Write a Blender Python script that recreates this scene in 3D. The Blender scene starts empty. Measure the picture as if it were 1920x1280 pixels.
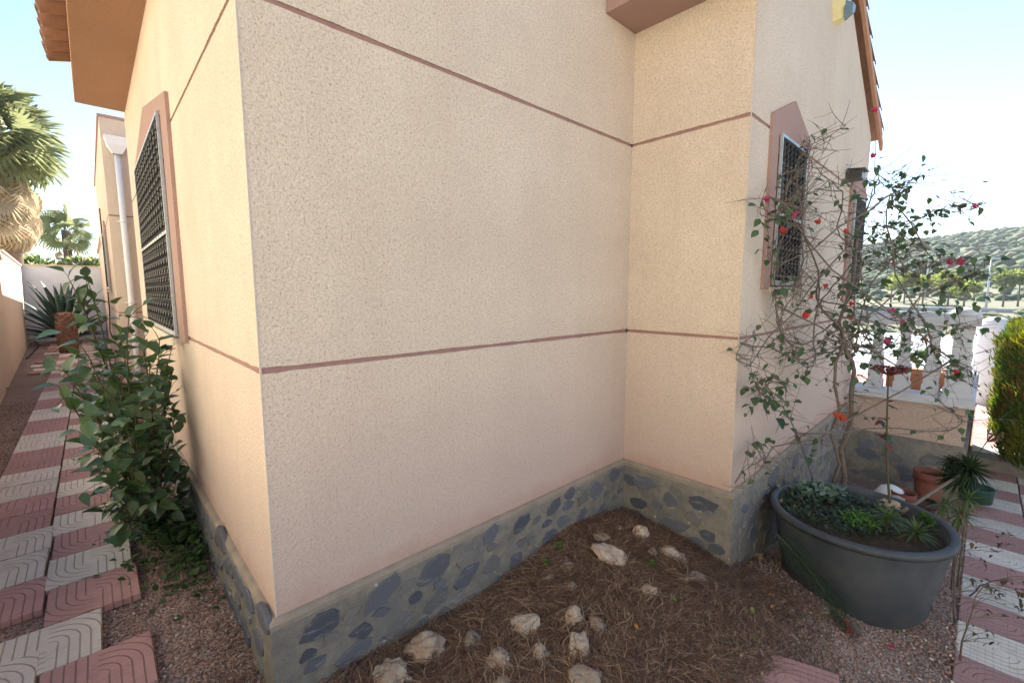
import bpy, bmesh, math, random
import numpy as np
from mathutils import Vector, Matrix, noise as mnoise
random.seed(7); NR = np.random.RandomState(11)
S = bpy.context.scene
C = S.collection
R = math.radians
# ------------------------------------------------------------------ camera
CAM = Vector((-0.478, -2.003, 1.717)); PITCH, ROLL, YAW, FPX = 0.1132, -0.0017, 0.8168, 837.2
FW = Vector((math.cos(YAW)*math.cos(PITCH), math.sin(YAW)*math.cos(PITCH), -math.sin(PITCH)))
R0 = Vector((math.sin(YAW), -math.cos(YAW), 0)); U0 = R0.cross(FW)
RT = R0*math.cos(ROLL) + U0*math.sin(ROLL); UP = -R0*math.sin(ROLL) + U0*math.cos(ROLL)
cd = bpy.data.cameras.new('camera'); cam = bpy.data.objects.new('camera', cd); C.objects.link(cam)
cd.sensor_width = 36; cd.lens = FPX/1920*36; cd.clip_start = 0.02; cd.clip_end = 6000
cam.matrix_world = Matrix(((RT.x, UP.x, -FW.x, CAM.x), (RT.y, UP.y, -FW.y, CAM.y), (RT.z, UP.z, -FW.z, CAM.z), (0, 0, 0, 1)))
S.camera = cam
# ------------------------------------------------------------------ light
SUN_EL, SUN_AZ = R(36), R(50)                      # azimuth from +Y towards +X
w = bpy.data.worlds.new('World'); S.world = w; w.use_nodes = True
nt = w.node_tree; bg = nt.nodes['Background']
sky = nt.nodes.new('ShaderNodeTexSky'); sky.sky_type = 'NISHITA'; sky.sun_disc = False
sky.sun_elevation = SUN_EL; sky.sun_rotation = SUN_AZ
sky.air_density = 1.0; sky.dust_density = 0.1; sky.ozone_density = 1.0
nt.links.new(sky.outputs[0], bg.inputs[0]); bg.inputs[1].default_value = 0.08
sl = bpy.data.lights.new('sun', 'SUN'); sl.energy = 5.0; sl.angle = R(0.5); sl.color = (1, .96, .90)
sun = bpy.data.objects.new('sun', sl); C.objects.link(sun)
SD = Vector((math.sin(SUN_AZ)*math.cos(SUN_EL), math.cos(SUN_AZ)*math.cos(SUN_EL), math.sin(SUN_EL)))
sun.rotation_euler = SD.to_track_quat('Z', 'Y').to_euler(); sun.location = (8, 14, 12)
S.view_settings.view_transform = 'Standard'; S.view_settings.look = 'None'
S.view_settings.gamma = 1; S.view_settings.use_curve_mapping = False
S.view_settings.exposure = 1.92
S.render.engine = 'CYCLES'; S.cycles.max_bounces = 6; S.cycles.diffuse_bounces = 4
# ------------------------------------------------------------------ helpers
def ray(x, y): return FW + RT*((x-960)/FPX) + UP*((640-y)/FPX)
def onz(x, y, z): d = ray(x, y); return CAM + d*((z-CAM.z)/d.z)
def onx(x, y, X): d = ray(x, y); return CAM + d*((X-CAM.x)/d.x)
def ony(x, y, Y): d = ray(x, y); return CAM + d*((Y-CAM.y)/d.y)
def U(a, b): return random.uniform(a, b)
def sm(a, b, x): t = min(1, max(0, (x-a)/(b-a))); return t*t*(3-2*t)
def V(*a): return Vector(a)
def lerp(a, b, t): return a+(b-a)*t

class MB:
    def __init__(s): s.v = []; s.f = []; s.m = []; s.sm = []
    def add(s, vs, fs, mi=0, smooth=False):
        o = len(s.v); s.v += [tuple(v) for v in vs]
        for f in fs: s.f.append([o+i for i in f]); s.m.append(mi); s.sm.append(smooth)
        return s
    def box(s, a, b, mi=0):
        x0, y0, z0 = a; x1, y1, z1 = b
        return s.add([(x0,y0,z0),(x1,y0,z0),(x1,y1,z0),(x0,y1,z0),(x0,y0,z1),(x1,y0,z1),(x1,y1,z1),(x0,y1,z1)],
              [(0,3,2,1),(4,5,6,7),(0,1,5,4),(1,2,6,5),(2,3,7,6),(3,0,4,7)], mi)
    def cbox(s, a, b, c=.004, mi=0):               # box with chamfered top and sides
        x0, y0, z0 = a; x1, y1, z1 = b
        L = [(z0, 0), (z1-c, 0), (z1, c)]; vs = []
        for z, i in L: vs += [(x0+i,y0+i,z),(x1-i,y0+i,z),(x1-i,y1-i,z),(x0+i,y1-i,z)]
        fs = [(3,2,1,0), (8,9,10,11)]
        for k in (0, 4):
            for i in range(4): j = (i+1) % 4; fs.append((k+i, k+j, k+4+j, k+4+i))
        return s.add(vs, fs, mi)
    def prism(s, poly, d, mi=0):                   # poly: list of Vector (planar), extruded by vector d
        n = len(poly); d = Vector(d)
        vs = [Vector(p) for p in poly] + [Vector(p)+d for p in poly]
        fs = [list(range(n))[::-1], list(range(n, 2*n))]
        for i in range(n): j = (i+1) % n; fs.append((i, j, n+j, n+i))
        return s.add(vs, fs, mi)
    def tube(s, path, rad, n=6, mi=0, cap=True, twist=0):
        path = [Vector(p) for p in path]; k = len(path)
        if not hasattr(rad, '__len__'): rad = [rad]*k
        vs = []; prev = None
        for i, p in enumerate(path):
            t = (path[min(i+1, k-1)]-path[max(i-1, 0)])
            t = t.normalized() if t.length > 1e-9 else V(0, 0, 1)
            if prev is None:
                a = V(0, 0, 1) if abs(t.z) < .9 else V(1, 0, 0); prev = t.cross(a).normalized()
            prev = prev - t*prev.dot(t)
            prev = prev.normalized() if prev.length > 1e-6 else t.orthogonal().normalized()
            b = t.cross(prev)
            for j in range(n):
                an = 2*math.pi*j/n + twist*i; vs.append(p+(prev*math.cos(an)+b*math.sin(an))*rad[i])
        fs = []
        for i in range(k-1):
            for j in range(n): q = (j+1) % n; fs.append((i*n+j, i*n+q, (i+1)*n+q, (i+1)*n+j))
        if cap: fs += [list(range(n))[::-1], [(k-1)*n+j for j in range(n)]]
        return s.add(vs, fs, mi, n > 4)
    def lathe(s, prof, c, n=24, mi=0, sx=1, sy=1, smooth=True, rot=0, cap=True):
        vs = []; k = len(prof)
        for r, z in prof:
            for j in range(n):
                a = 2*math.pi*j/n+rot; vs.append((c[0]+r*math.cos(a)*sx, c[1]+r*math.sin(a)*sy, c[2]+z))
        fs = []
        for i in range(k-1):
            for j in range(n): q = (j+1) % n; fs.append((i*n+j, i*n+q, (i+1)*n+q, (i+1)*n+j))
        if cap: fs += [list(range(n))[::-1], [(k-1)*n+j for j in range(n)]]
        return s.add(vs, fs, mi, smooth)
    def mesh(s, name, mats, org=(0, 0, 0)):
        me = bpy.data.meshes.new(name); o = Vector(org)
        me.from_pydata([(v[0]-o.x, v[1]-o.y, v[2]-o.z) for v in s.v], [], s.f)
        for m in (mats if isinstance(mats, (list, tuple)) else [mats]): me.materials.append(m)
        me.polygons.foreach_set('material_index', s.m); me.polygons.foreach_set('use_smooth', s.sm)
        me.update(); return me
WO = {}                                             # world origin of each object (no parent is rotated unless noted)
def link(o, parent=None):
    C.objects.link(o)
    if parent is not None: o.parent = parent
    return o
def part(name, mb, mats, parent=None, org=None, stuff=False):
    p = WO.get(parent.name, V(0, 0, 0)) if parent is not None else V(0, 0, 0)
    og = Vector(org) if org is not None else p.copy()
    me = mb if isinstance(mb, bpy.types.Mesh) else mb.mesh(name, mats, og)
    o = bpy.data.objects.new(name, me); link(o, parent); o.location = og-p; WO[o.name] = og
    if stuff: o['kind'] = 'stuff'
    return o
def piece(name, me, parent, loc, rot=None, scale=1):  # a copy that shares mesh data; loc in world, rot a 3x3 or Euler tuple
    o = bpy.data.objects.new(name, me); link(o, parent)
    p = WO.get(parent.name, V(0, 0, 0)) if parent is not None else V(0, 0, 0)
    sc = Vector((scale,)*3) if not hasattr(scale, '__len__') else Vector(scale)
    q = rot.to_quaternion() if isinstance(rot, Matrix) else None
    o.location = Vector(loc)-p
    if q is not None: o.rotation_euler = q.to_euler()
    elif rot is not None: o.rotation_euler = rot
    o.scale = sc; WO[o.name] = Vector(loc); return o
def tag(o, label=None, cat=None, group=None, kind=None):
    if label: o['label'] = label
    if cat: o['category'] = cat
    if group: o['group'] = group
    if kind: o['kind'] = kind
    return o
def thing(name, label, cat, loc=(0, 0, 0), group=None):
    o = bpy.data.objects.new(name, None); C.objects.link(o); o.location = loc; o.empty_display_size = .1
    WO[o.name] = Vector(loc); return tag(o, label, cat, group)
def npmesh(name, verts, faces, mats, midx=None, smooth=False):   # fast mesh from numpy, triangles or quads
    me = bpy.data.meshes.new(name); k = faces.shape[1]
    me.vertices.add(len(verts)); me.vertices.foreach_set('co', verts.astype(np.float32).ravel())
    me.loops.add(faces.size); me.loops.foreach_set('vertex_index', faces.astype(np.int32).ravel())
    me.polygons.add(len(faces)); me.polygons.foreach_set('loop_start', np.arange(0, faces.size, k, dtype=np.int32))
    for m in mats: me.materials.append(m)
    if midx is not None: me.polygons.foreach_set('material_index', midx.astype(np.int32))
    me.polygons.foreach_set('use_smooth', np.full(len(faces), smooth))
    me.update(calc_edges=True); me.validate(); return me
def basis(d, up):                                   # local +Y along d, local +Z near up
    d = Vector(d).normalized(); up = Vector(up); x = d.cross(up)
    if x.length < 1e-4: x = d.orthogonal()
    x.normalize(); z = x.cross(d)
    return Matrix((x, d, z)).transposed()
def rv(s=1): return V(U(-s, s), U(-s, s), U(-s, s))
# ------------------------------------------------------------------ materials
class NT:
    def __init__(s, name):
        s.m = bpy.data.materials.new(name); s.m.use_nodes = True; s.t = s.m.node_tree
        s.p = s.t.nodes['Principled BSDF']; s.out = s.t.nodes['Material Output']
    def n(s, typ, **k):
        a = s.t.nodes.new('ShaderNode'+typ)
        for key, v in k.items():
            if key.startswith('i_'):
                kk = key[2:]; a.inputs[int(kk) if kk.isdigit() else kk.replace('_', ' ')].default_value = v
            else: setattr(a, key, v)
        return a
    def l(s, a, b): s.t.links.new(a, b)
    def math(s, op, a, b=None, c=None):
        q = s.n('Math', operation=op)
        for i, v in enumerate((a, b, c)):
            if v is None: continue
            if isinstance(v, (int, float)): q.inputs[i].default_value = v
            else: s.l(v, q.inputs[i])
        return q.outputs[0]
    def mix(s, f, a, b, bt='MIX'):
        q = s.n('MixRGB', blend_type=bt)
        for i, v in enumerate((f, a, b)):
            if isinstance(v, (int, float)): q.inputs[i].default_value = v
            elif isinstance(v, tuple): q.inputs[i].default_value = (*v, 1)
            else: s.l(v, q.inputs[i])
        return q.outputs[0]
    def ramp(s, f, p0, p1):
        q = s.n('MapRange'); q.inputs[1].default_value = p0; q.inputs[2].default_value = p1; s.l(f, q.inputs[0]); return q.outputs[0]
    def noise(s, co, sc, det=3, rough=.55):
        q = s.n('TexNoise'); q.inputs['Scale'].default_value = sc; q.inputs['Detail'].default_value = det; q.inputs['Roughness'].default_value = rough
        s.l(co, q.inputs['Vector']); return q.outputs['Fac']
    def vor(s, co, sc, out='Distance', feat='F1'):
        q = s.n('TexVoronoi', feature=feat); q.inputs['Scale'].default_value = sc; s.l(co, q.inputs['Vector']); return q.outputs[out]
    def bump(s, h, st=.3, dist=.01):
        b = s.n('Bump'); b.inputs['Strength'].default_value = st; b.inputs['Distance'].default_value = dist
        s.l(h, b.inputs['Height']); s.l(b.outputs[0], s.p.inputs['Normal'])
    def fin(s, col, rough=.8, spec=.3):
        if isinstance(col, tuple): s.p.inputs['Base Color'].default_value = (*col, 1)
        else: s.l(col, s.p.inputs['Base Color'])
        if isinstance(rough, (int, float)): s.p.inputs['Roughness'].default_value = rough
        else: s.l(rough, s.p.inputs['Roughness'])
        s.p.inputs['Specular IOR Level'].default_value = spec; return s.m
    def pos(s): return s.n('NewGeometry').outputs['Position']
    def obj(s): return s.n('TexCoord').outputs['Object']
    def rnd(s): return s.n('ObjectInfo').outputs['Random']
def pm(name, c1, c2, sc=8, rough=.8, bump=.25, bsc=None, spec=.3, rnd=0, co='pos', dist=.01, metal=0):
    t = NT(name); c = t.pos() if co == 'pos' else t.obj()
    f = t.ramp(t.noise(c, sc, 5, .6), .3, .7)
    col = t.mix(f, c1, c2)
    if rnd:
        v = t.math('MULTIPLY_ADD', t.rnd(), rnd*2, 1-rnd); q = t.n('HueSaturation'); t.l(v, q.inputs['Value']); t.l(col, q.inputs['Color']); col = q.outputs[0]
    if bump: t.bump(t.noise(c, bsc or sc*6, 4, .6), bump, dist)
    t.p.inputs['Metallic'].default_value = metal
    return t.fin(col, rough, spec)
def leafmat(name, c1, c2, rough=.45, tr=.3, sc=14, rnd=.3, spec=.4, trc=None):
    t = NT(name); c = t.pos(); f = t.ramp(t.noise(c, sc, 3), .3, .7)
    r = t.rnd(); f2 = t.math('MULTIPLY_ADD', r, .7, t.math('MULTIPLY', f, .4))
    col = t.mix(f2, c1, c2)
    v = t.math('MULTIPLY_ADD', t.math('FRACT', t.math('MULTIPLY', r, 7.3)), rnd*2, 1-rnd)
    q = t.n('HueSaturation'); t.l(v, q.inputs['Value']); t.l(col, q.inputs['Color']); col = q.outputs[0]
    t.fin(col, rough, spec)
    tl = t.n('BsdfTranslucent')
    if trc: tl.inputs[0].default_value = (*trc, 1)
    else: t.l(t.mix(.6, col, (.25, .35, .03), 'ADD'), tl.inputs[0]) if False else t.l(t.mix(1, col, (2.2, 2.4, 1.0), 'MULTIPLY'), tl.inputs[0])
    mx = t.n('MixShader'); mx.inputs[0].default_value = tr
    t.l(t.p.outputs[0], mx.inputs[1]); t.l(tl.outputs[0], mx.inputs[2]); t.l(mx.outputs[0], t.out.inputs[0]); return t.m

def stucco(name, ca, cb, cdk, stain_and_shade=True, grain=1.0, bump=.42):
    t = NT(name); c = t.pos()
    g1 = t.vor(c, 95*grain); g2 = t.noise(c, 135*grain, 2, .6); g3 = t.noise(c, 60*grain, 3, .6)
    f = t.ramp(t.math('ADD', t.math('MULTIPLY', g2, .6), t.math('MULTIPLY', g3, .4)), .41, .59)
    col = t.mix(f, ca, cb)
    dk = t.ramp(t.noise(c, 90*grain, 2, .5), .57, .66)
    col = t.mix(t.math('MULTIPLY', dk, .58), col, cdk)
    mott = t.ramp(t.noise(c, 1.3, 5, .65), .35, .7)
    col = t.mix(t.math('MULTIPLY', mott, .24), col, cdk)
    spk = t.ramp(t.vor(c, 17), .05, .02); col = t.mix(t.math('MULTIPLY', spk, .35), col, (.22, .13, .07))
    if stain_and_shade:
        z = t.n('SeparateXYZ'); t.l(c, z.inputs[0]); zz = z.outputs[2]
        e = t.math('MULTIPLY_ADD', t.noise(c, 5, 4, .65), .26, .25)
        a = t.ramp(t.math('SUBTRACT', e, zz), -.05, .10)
        col = t.mix(t.math('MULTIPLY', a, .75), col, (.47, .235, .135))
        vs = t.n('Mapping'); vs.inputs['Scale'].default_value = (9, 9, .5); t.l(c, vs.inputs[0])
        st = t.ramp(t.noise(vs.outputs[0], 1.0, 3, .6), .52, .8); col = t.mix(t.math('MULTIPLY', st, .09), col, (.45, .30, .2))
        low = t.ramp(zz, 1.6, .3); col = t.mix(t.math('MULTIPLY', low, .6), col, (.50, .36, .335))  # cooler light of the lower wall painted in as a mauve tint
    h = t.math('ADD', t.math('MULTIPLY', g1, 1.0), t.math('MULTIPLY', g2, .8))
    t.bump(h, bump, .006)
    return t.fin(col, .92, .15)
M = {}
M['stucco'] = stucco('roughcast_stucco', (.79, .675, .56), (.645, .53, .43), (.37, .265, .20))
M['stucco_plain'] = stucco('plain_roughcast', (.60, .47, .40), (.50, .385, .325), (.33, .23, .18), stain_and_shade=False)
M['trim'] = stucco('dusky_pink_trim', (.47, .315, .275), (.40, .265, .23), (.27, .165, .14), stain_and_shade=False, grain=1.5, bump=.35)
M['soffit'] = stucco('brown_eave_render', (.44, .26, .165), (.37, .21, .13), (.26, .14, .08), stain_and_shade=False, grain=1.4, bump=.3)
M['groove'] = pm('pink_joint', (.38, .225, .20), (.32, .185, .165), 20, .9, .2)
M['bead'] = pm('white_bead', (.66, .58, .51), (.55, .47, .40), 30, .7, .1)
M['cream'] = pm('cream_paint', (.84, .75, .56), (.80, .71, .52), 6, .85, .1)
M['white'] = pm('white_paint', (.80, .80, .80), (.72, .72, .74), 6, .55, .12, 60)
M['whitegrey'] = pm('shaded_white_paint', (.62, .63, .66), (.52, .53, .56), 9, .6, .15, 60)  # white darkened towards blue-grey; the balustrade's shade is in the colour
M['whitewall'] = stucco('white_roughcast', (.82, .82, .82), (.74, .74, .75), (.58, .57, .56), stain_and_shade=False, grain=.6, bump=.6)
M['bwall'] = stucco('cream_boundary_stucco', (.86, .74, .60), (.76, .63, .50), (.55, .42, .31), stain_and_shade=False)
M['coping'] = pm('cream_coping', (.70, .58, .44), (.60, .48, .36), 12, .85, .3, 80)
M['plaster_back'] = pm('white_render', (.78, .79, .81), (.68, .69, .71), 3, .85, .25, 40)
M['rooftile'] = pm('clay_roof_tile', (.42, .25, .165), (.31, .175, .11), 9, .85, .25, 60, rnd=.25, co='obj')
M['verge'] = pm('terracotta_verge', (.52, .285, .18), (.44, .235, .145), 12, .8, .2)
M['galv'] = pm('galvanised_steel', (.50, .56, .57), (.42, .43, .44), 20, .38, .08, spec=.5, metal=.75)
M['iron'] = pm('black_iron', (.018, .018, .02), (.035, .033, .032), 40, .32, .1, spec=.6)
M['knot'] = pm('worn_iron', (.09, .085, .08), (.15, .14, .13), 40, .35, .1, spec=.6)
M['glass'] = pm('dark_window_glass', (.012, .013, .015), (.02, .02, .022), 3, .18, 0, spec=.5)
M['sill'] = pm('cream_stone_sill', (.70, .62, .50), (.6, .5, .4), 20, .7, .2)
M['pipe'] = pm('white_plastic_pipe', (.80, .81, .84), (.74, .75, .79), 8, .4, .04, spec=.5)
M['siren'] = pm('aged_siren_plastic', (.80, .70, .36), (.72, .62, .32), 5, .5, .05)
M['lens'] = pm('blue_grey_lens', (.16, .24, .30), (.12, .18, .22), 8, .25, .02, spec=.6)
def mortar():
    t = NT('plinth_mortar'); c = t.pos()
    f = t.ramp(t.noise(c, 7, 6, .65), .3, .7); col = t.mix(f, (.19, .18, .16), (.35, .31, .255))
    col = t.mix(t.math('MULTIPLY', t.ramp(t.noise(c, 19, 5, .7), .45, .62), .35), col, (.13, .125, .115)); col = t.mix(t.math('MULTIPLY', t.ramp(t.noise(c, 3.1, 5, .6), .48, .66), .6), col, (.17, .18, .185))
    zz = t.n('SeparateXYZ'); t.l(c, zz.inputs[0])
    wsp = t.ramp(t.noise(c, 13, 4, .7), .66, .71); col = t.mix(t.math('MULTIPLY', wsp, .7), col, (.62, .62, .62))
    t.bump(t.noise(c, 22, 7, .72), .9, .022); return t.fin(col, .9, .25)
M['mortar'] = mortar()
def slate(name, ca, cb):
    t = NT(name); c = t.pos(); r = t.rnd()
    col = t.mix(r, ca, cb)
    mp = t.n('Mapping'); mp.inputs['Rotation'].default_value = (.4, .3, .6); mp.inputs['Scale'].default_value = (1, 1, 5); t.l(c, mp.inputs[0])
    vein = t.ramp(t.noise(mp.outputs[0], 9, 6, .7), .57, .68)
    col = t.mix(t.math('MULTIPLY', vein, .65), col, (.30, .31, .32))
    sp = t.ramp(t.noise(c, 55, 3, .6), .66, .72); col = t.mix(t.math('MULTIPLY', sp, .5), col, (.4, .4, .41))
    t.bump(t.noise(mp.outputs[0], 26, 6, .7), .55, .01); return t.fin(col, .62, .45)
M["slate"] = slate('blue_grey_slate', (.068, .072, .092), (.14, .147, .175)); M['slate_dull'] = slate('mortar_smeared_slate', (.13, .13, .135), (.20, .19, .175))
def tilemat(name, c1, c2, cg, n=5.0):
    t = NT(name); c = t.obj(); s = t.n('SeparateXYZ'); t.l(c, s.inputs[0]); u, v = s.outputs[0], s.outputs[1]
    r = t.math('SQRT', t.math('ADD', t.math('MULTIPLY', u, u), t.math('MULTIPLY', v, v)))
    arc = t.math('GREATER_THAN', t.math('MULTIPLY', u, v), 0.0)        # quadrants with arcs
    d = t.math('ADD', t.math('MULTIPLY', arc, r), t.math('MULTIPLY', t.math('SUBTRACT', 1, arc), t.math('ABSOLUTE', u)))
    k = t.math('ABSOLUTE', t.math('SUBTRACT', t.math('FRACT', t.math('MULTIPLY_ADD', d, 1/.040, .1)), .5))
    g1 = t.ramp(k, .40, .47)
    k2 = t.math('ABSOLUTE', t.math('SUBTRACT', t.math('FRACT', t.math('MULTIPLY', v, 1/.0333)), .5))
    g2 = t.ramp(k2, .43, .48)
    inn = t.math('GREATER_THAN', r, .036)
    g = t.math('MULTIPLY', t.math('MAXIMUM', g1, t.math('MULTIPLY', g2, .30)), inn)
    p = t.pos()
    col = t.mix(t.ramp(t.noise(p, 4, 5, .65), .3, .7), c1, c2)
    v_ = t.math('MULTIPLY_ADD', t.rnd(), .22, .89); q = t.n('HueSaturation'); t.l(v_, q.inputs['Value']); t.l(col, q.inputs['Color']); col = q.outputs[0]
    col = t.mix(t.math('MULTIPLY', t.ramp(t.noise(p, 11, 5, .7), .52, .75), .35), col, cg)
    col = t.mix(t.math('MULTIPLY', g, .72), col, cg)
    col = t.mix(t.math('MULTIPLY', t.ramp(t.noise(p, 150, 2), .62, .7), .35), col, (.55, .52, .5))
    h = t.math('SUBTRACT', t.math('MULTIPLY', t.noise(p, 120, 3), .15), g)
    t.bump(h, .8, .005); return t.fin(col, .78, .25)
M['tile_cream'] = tilemat('cream_relief_tile', (.72, .66, .58), (.61, .55, .475), (.31, .24, .18))
M['tile_pink'] = tilemat('pink_relief_tile', (.47, .275, .25), (.40, .225, .205), (.22, .12, .105))
def gravelground(name, a, b, d):
    t = NT(name); c = t.pos()
    vc = t.vor(c, 75, 'Color'); s = t.n('SeparateXYZ'); t.l(vc, s.inputs[0])
    col = t.mix(s.outputs[0], a, b); col = t.mix(t.ramp(s.outputs[1], .75, .95), col, (.5, .42, .38))
    col = t.mix(t.ramp(t.vor(c, 75), .35, .75), col, d)
    col = t.mix(t.math('MULTIPLY', t.ramp(t.noise(c, 1.5, 5), .45, .65), .5), col, d)
    t.bump(t.math('MULTIPLY', t.vor(c, 75), -1.0), .9, .012); return t.fin(col, .92, .15)
M['ground'] = gravelground('gravel_bed', (.36, .24, .19), (.48, .35, .285), (.17, .112, .088))
M['peb'] = [pm('pebble_pink', (.42, .27, .23), (.33, .20, .17), 60, .8, 0), pm('pebble_grey', (.33, .285, .26), (.23, .195, .18), 60, .8, 0),
            pm('pebble_brown', (.26, .155, .125), (.18, .11, .09), 60, .8, 0), pm('pebble_pale', (.62, .56, .5), (.48, .42, .37), 60, .75, 0)]
M['needle'] = [pm('needle_rust', (.20, .11, .072), (.145, .08, .052), 30, .75, 0), pm('needle_brown', (.125, .078, .056), (.09, .056, .042), 30, .75, 0),
               pm('needle_tan', (.40, .28, .18), (.31, .20, .125), 30, .7, 0)]
def rockmat():
    t = NT('limestone'); c = t.obj(); p = t.pos()
    col = t.mix(t.ramp(t.noise(p, 14, 6, .65), .3, .7), (.42, .35, .28), (.27, .215, .17))
    col = t.mix(t.math('MULTIPLY', t.ramp(t.noise(p, 7, 5, .6), .5, .65), .6), col, (.40, .24, .16))
    col = t.mix(t.ramp(t.vor(p, 60), .2, .08), col, (.14, .09, .07))
    v_ = t.math('MULTIPLY_ADD', t.rnd(), .8, .6); q = t.n('HueSaturation'); t.l(v_, q.inputs['Value']); t.l(col, q.inputs['Color'])
    t.bump(t.noise(p, 45, 6, .7), .7, .012); return t.fin(q.outputs[0], .9, .2)
M['rock'] = rockmat()
M['tub'] = pm('grey_black_tub', (.040, .047, .060), (.085, .092, .102), 4, .55, .12, 90, spec=.35)
M['soil'] = pm('dark_soil', (.05, .035, .025), (.10, .07, .05), 25, .95, .9, 60, dist=.03)
M['terra'] = pm('terracotta', (.22, .08, .055), (.17, .06, .042), 8, .8, .2)
M['terra2'] = pm('orange_terracotta', (.50, .22, .11), (.42, .18, .09), 8, .8, .2)
M['darkpot'] = pm('dark_red_pot', (.045, .02, .02), (.06, .03, .028), 8, .6, .1)
M['greentray'] = pm('green_glazed_tray', (.025, .075, .06), (.03, .09, .07), 8, .35, .05, spec=.5)
M['citrus'] = leafmat('citrus_leaf', (.042, .086, .046), (.078, .136, .062), .34, .2, 10, .35, .55)
M['boug'] = leafmat('bougainvillea_leaf', (.028, .055, .034), (.058, .098, .046), .5, .25)
M['bark'] = pm('grey_bark', (.22, .18, .155), (.12, .095, .08), 25, .9, .4, 90)
M['greenstem'] = pm('green_brown_stem', (.07, .08, .035), (.10, .08, .045), 25, .8, .2)
M['bract'] = [leafmat('bract_magenta', (.62, .03, .14), (.72, .06, .22), .6, .4, trc=(.8, .08, .22), rnd=.15), leafmat('bract_red', (.60, .035, .04), (.70, .07, .06), .6, .4, trc=(.8, .1, .08), rnd=.15),
              leafmat('bract_orange', (.68, .10, .035), (.72, .15, .06), .6, .4, trc=(.85, .2, .06), rnd=.15)]
M['agave'] = leafmat('agave_leaf', (.035, .075, .062), (.060, .110, .085), .5, .05)
M['palm'] = leafmat('fan_palm_leaf', (.14, .165, .075), (.22, .235, .11), .5, .45, trc=(.36, .38, .17))
M['palmdead'] = leafmat('dead_palm_leaf', (.52, .42, .28), (.64, .54, .38), .8, .35, trc=(.75, .6, .38))
M['palmtrunk'] = pm('palm_trunk', (.20, .13, .08), (.12, .08, .05), 12, .9, .6, 50)
M['stump'] = pm('orange_palm_bark', (.31, .18, .12), (.16, .09, .06), 14, .9, .6, 40)
M['hedge'] = [leafmat('hedge_green', (.055, .10, .018), (.09, .14, .022), .7, .3), leafmat('hedge_yellow', (.20, .19, .025), (.26, .21, .03), .7, .3), leafmat('hedge_brown', (.20, .11, .03), (.15, .09, .03), .8, .2)]
M['scrub'] = [pm('scrub_dark', (.045, .075, .042), (.065, .095, .05), .2, .95, 0), pm('scrub_mid', (.07, .105, .05), (.095, .13, .06), .2, .95, 0), pm('scrub_pale', (.14, .15, .085), (.19, .18, .11), .2, .95, 0)]
M['hill'] = pm('dry_hillside', (.22, .20, .13), (.14, .15, .085), .08, .95, .3, .8, dist=.3)
M['treeleaf'] = leafmat('yellow_green_crown', (.16, .19, .075), (.23, .24, .095), .7, .3)
M['lampmetal'] = pm('pale_lamp_steel', (.62, .62, .62), (.55, .55, .55), 3, .5, 0)
M['asphalt'] = pm('asphalt', (.07, .07, .07), (.05, .05, .05), 6, .9, .2)
M['concrete'] = pm('pale_concrete', (.46, .46, .46), (.34, .35, .36), .8, .9, .4, 4, dist=.05)
M['curb'] = pm('grey_concrete_step', (.30, .27, .24), (.22, .19, .17), 9, .9, .4, 70)
M['rosette'] = leafmat('spurge_leaf', (.060, .105, .040), (.105, .15, .055), .55, .2)
M['silver'] = leafmat('silver_leaf', (.13, .20, .16), (.19, .26, .20), .65, .15)
M['bright'] = leafmat('bright_green_leaf', (.07, .17, .02), (.11, .23, .035), .55, .3)
M['darkgreen'] = leafmat('feathery_dark_green', (.016, .038, .018), (.028, .055, .024), .65, .1)
M['dryleaf'] = leafmat('dry_brown_leaf', (.065, .042, .025), (.11, .07, .04), .8, .1, trc=(.2, .1, .04))
M['duskred'] = leafmat('dusky_red_flower', (.13, .032, .04), (.19, .05, .055), .7, .2, trc=(.3, .06, .06))
M['fallen'] = leafmat('fallen_yellow_leaf', (.50, .29, .05), (.40, .20, .05), .6, .15, trc=(.5, .3, .05))
M['fallengreen'] = leafmat('fallen_green_leaf', (.14, .20, .05), (.20, .24, .07), .6, .15)
M['cable'] = pm('black_cable', (.02, .02, .02), (.03, .03, .03), 8, .5, 0)
# ------------------------------------------------------------------ ground heights
PX0, PSTEP = 4.866, 8.066
def pav(x): return -.40-.035*x
def hgt(x, y):
    if x <= 0: b = -.05
    else: b = -.05-.125*min(x, 3.4)
    b += .30*math.exp(-((x-2.25)**2/1.0+(y+.15)**2/1.2))*sm(0, .8, x)
    if x > 0:
        p = lerp(-.05, pav(x)+.004, sm(0, 2.0, x)); b = lerp(b, p, sm(-1.35, -1.98, y))
        if x > 3.4: b = lerp(b, pav(x)+.004, sm(3.4, 6.5, x))
        if x > .9: b -= .06*sm(-2.03, -2.07, y)
    return b
def gz(x, y): return hgt(x, y)
def onground(px, py, n=12):
    z = -.2
    for _ in range(n): p = onz(px, py, z); z = hgt(p.x, p.y)
    return V(p.x, p.y, z)
# local ground sheet
xs = sorted(set([round(v, 3) for v in list(np.arange(-3.5, 4.2, .07))+list(np.arange(4.2, 8.2, .3))]))
ys = sorted(set([round(v, 3) for v in list(np.arange(-4.5, 2.6, .07))+list(np.arange(2.6, 24.1, .6))]))
gv = []; gf = []
for j, y in enumerate(ys):
    for i, x in enumerate(xs): gv.append((x, y, hgt(x, y)+.012*mnoise.noise(V(x*5, y*5, 0))))
nx = len(xs)
for j in range(len(ys)-1):
    for i in range(nx-1): gf.append((j*nx+i, j*nx+i+1, (j+1)*nx+i+1, (j+1)*nx+i))
g = part('ground', MB().add(gv, gf, 0, True), M['ground']); tag(g, kind='structure')
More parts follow.
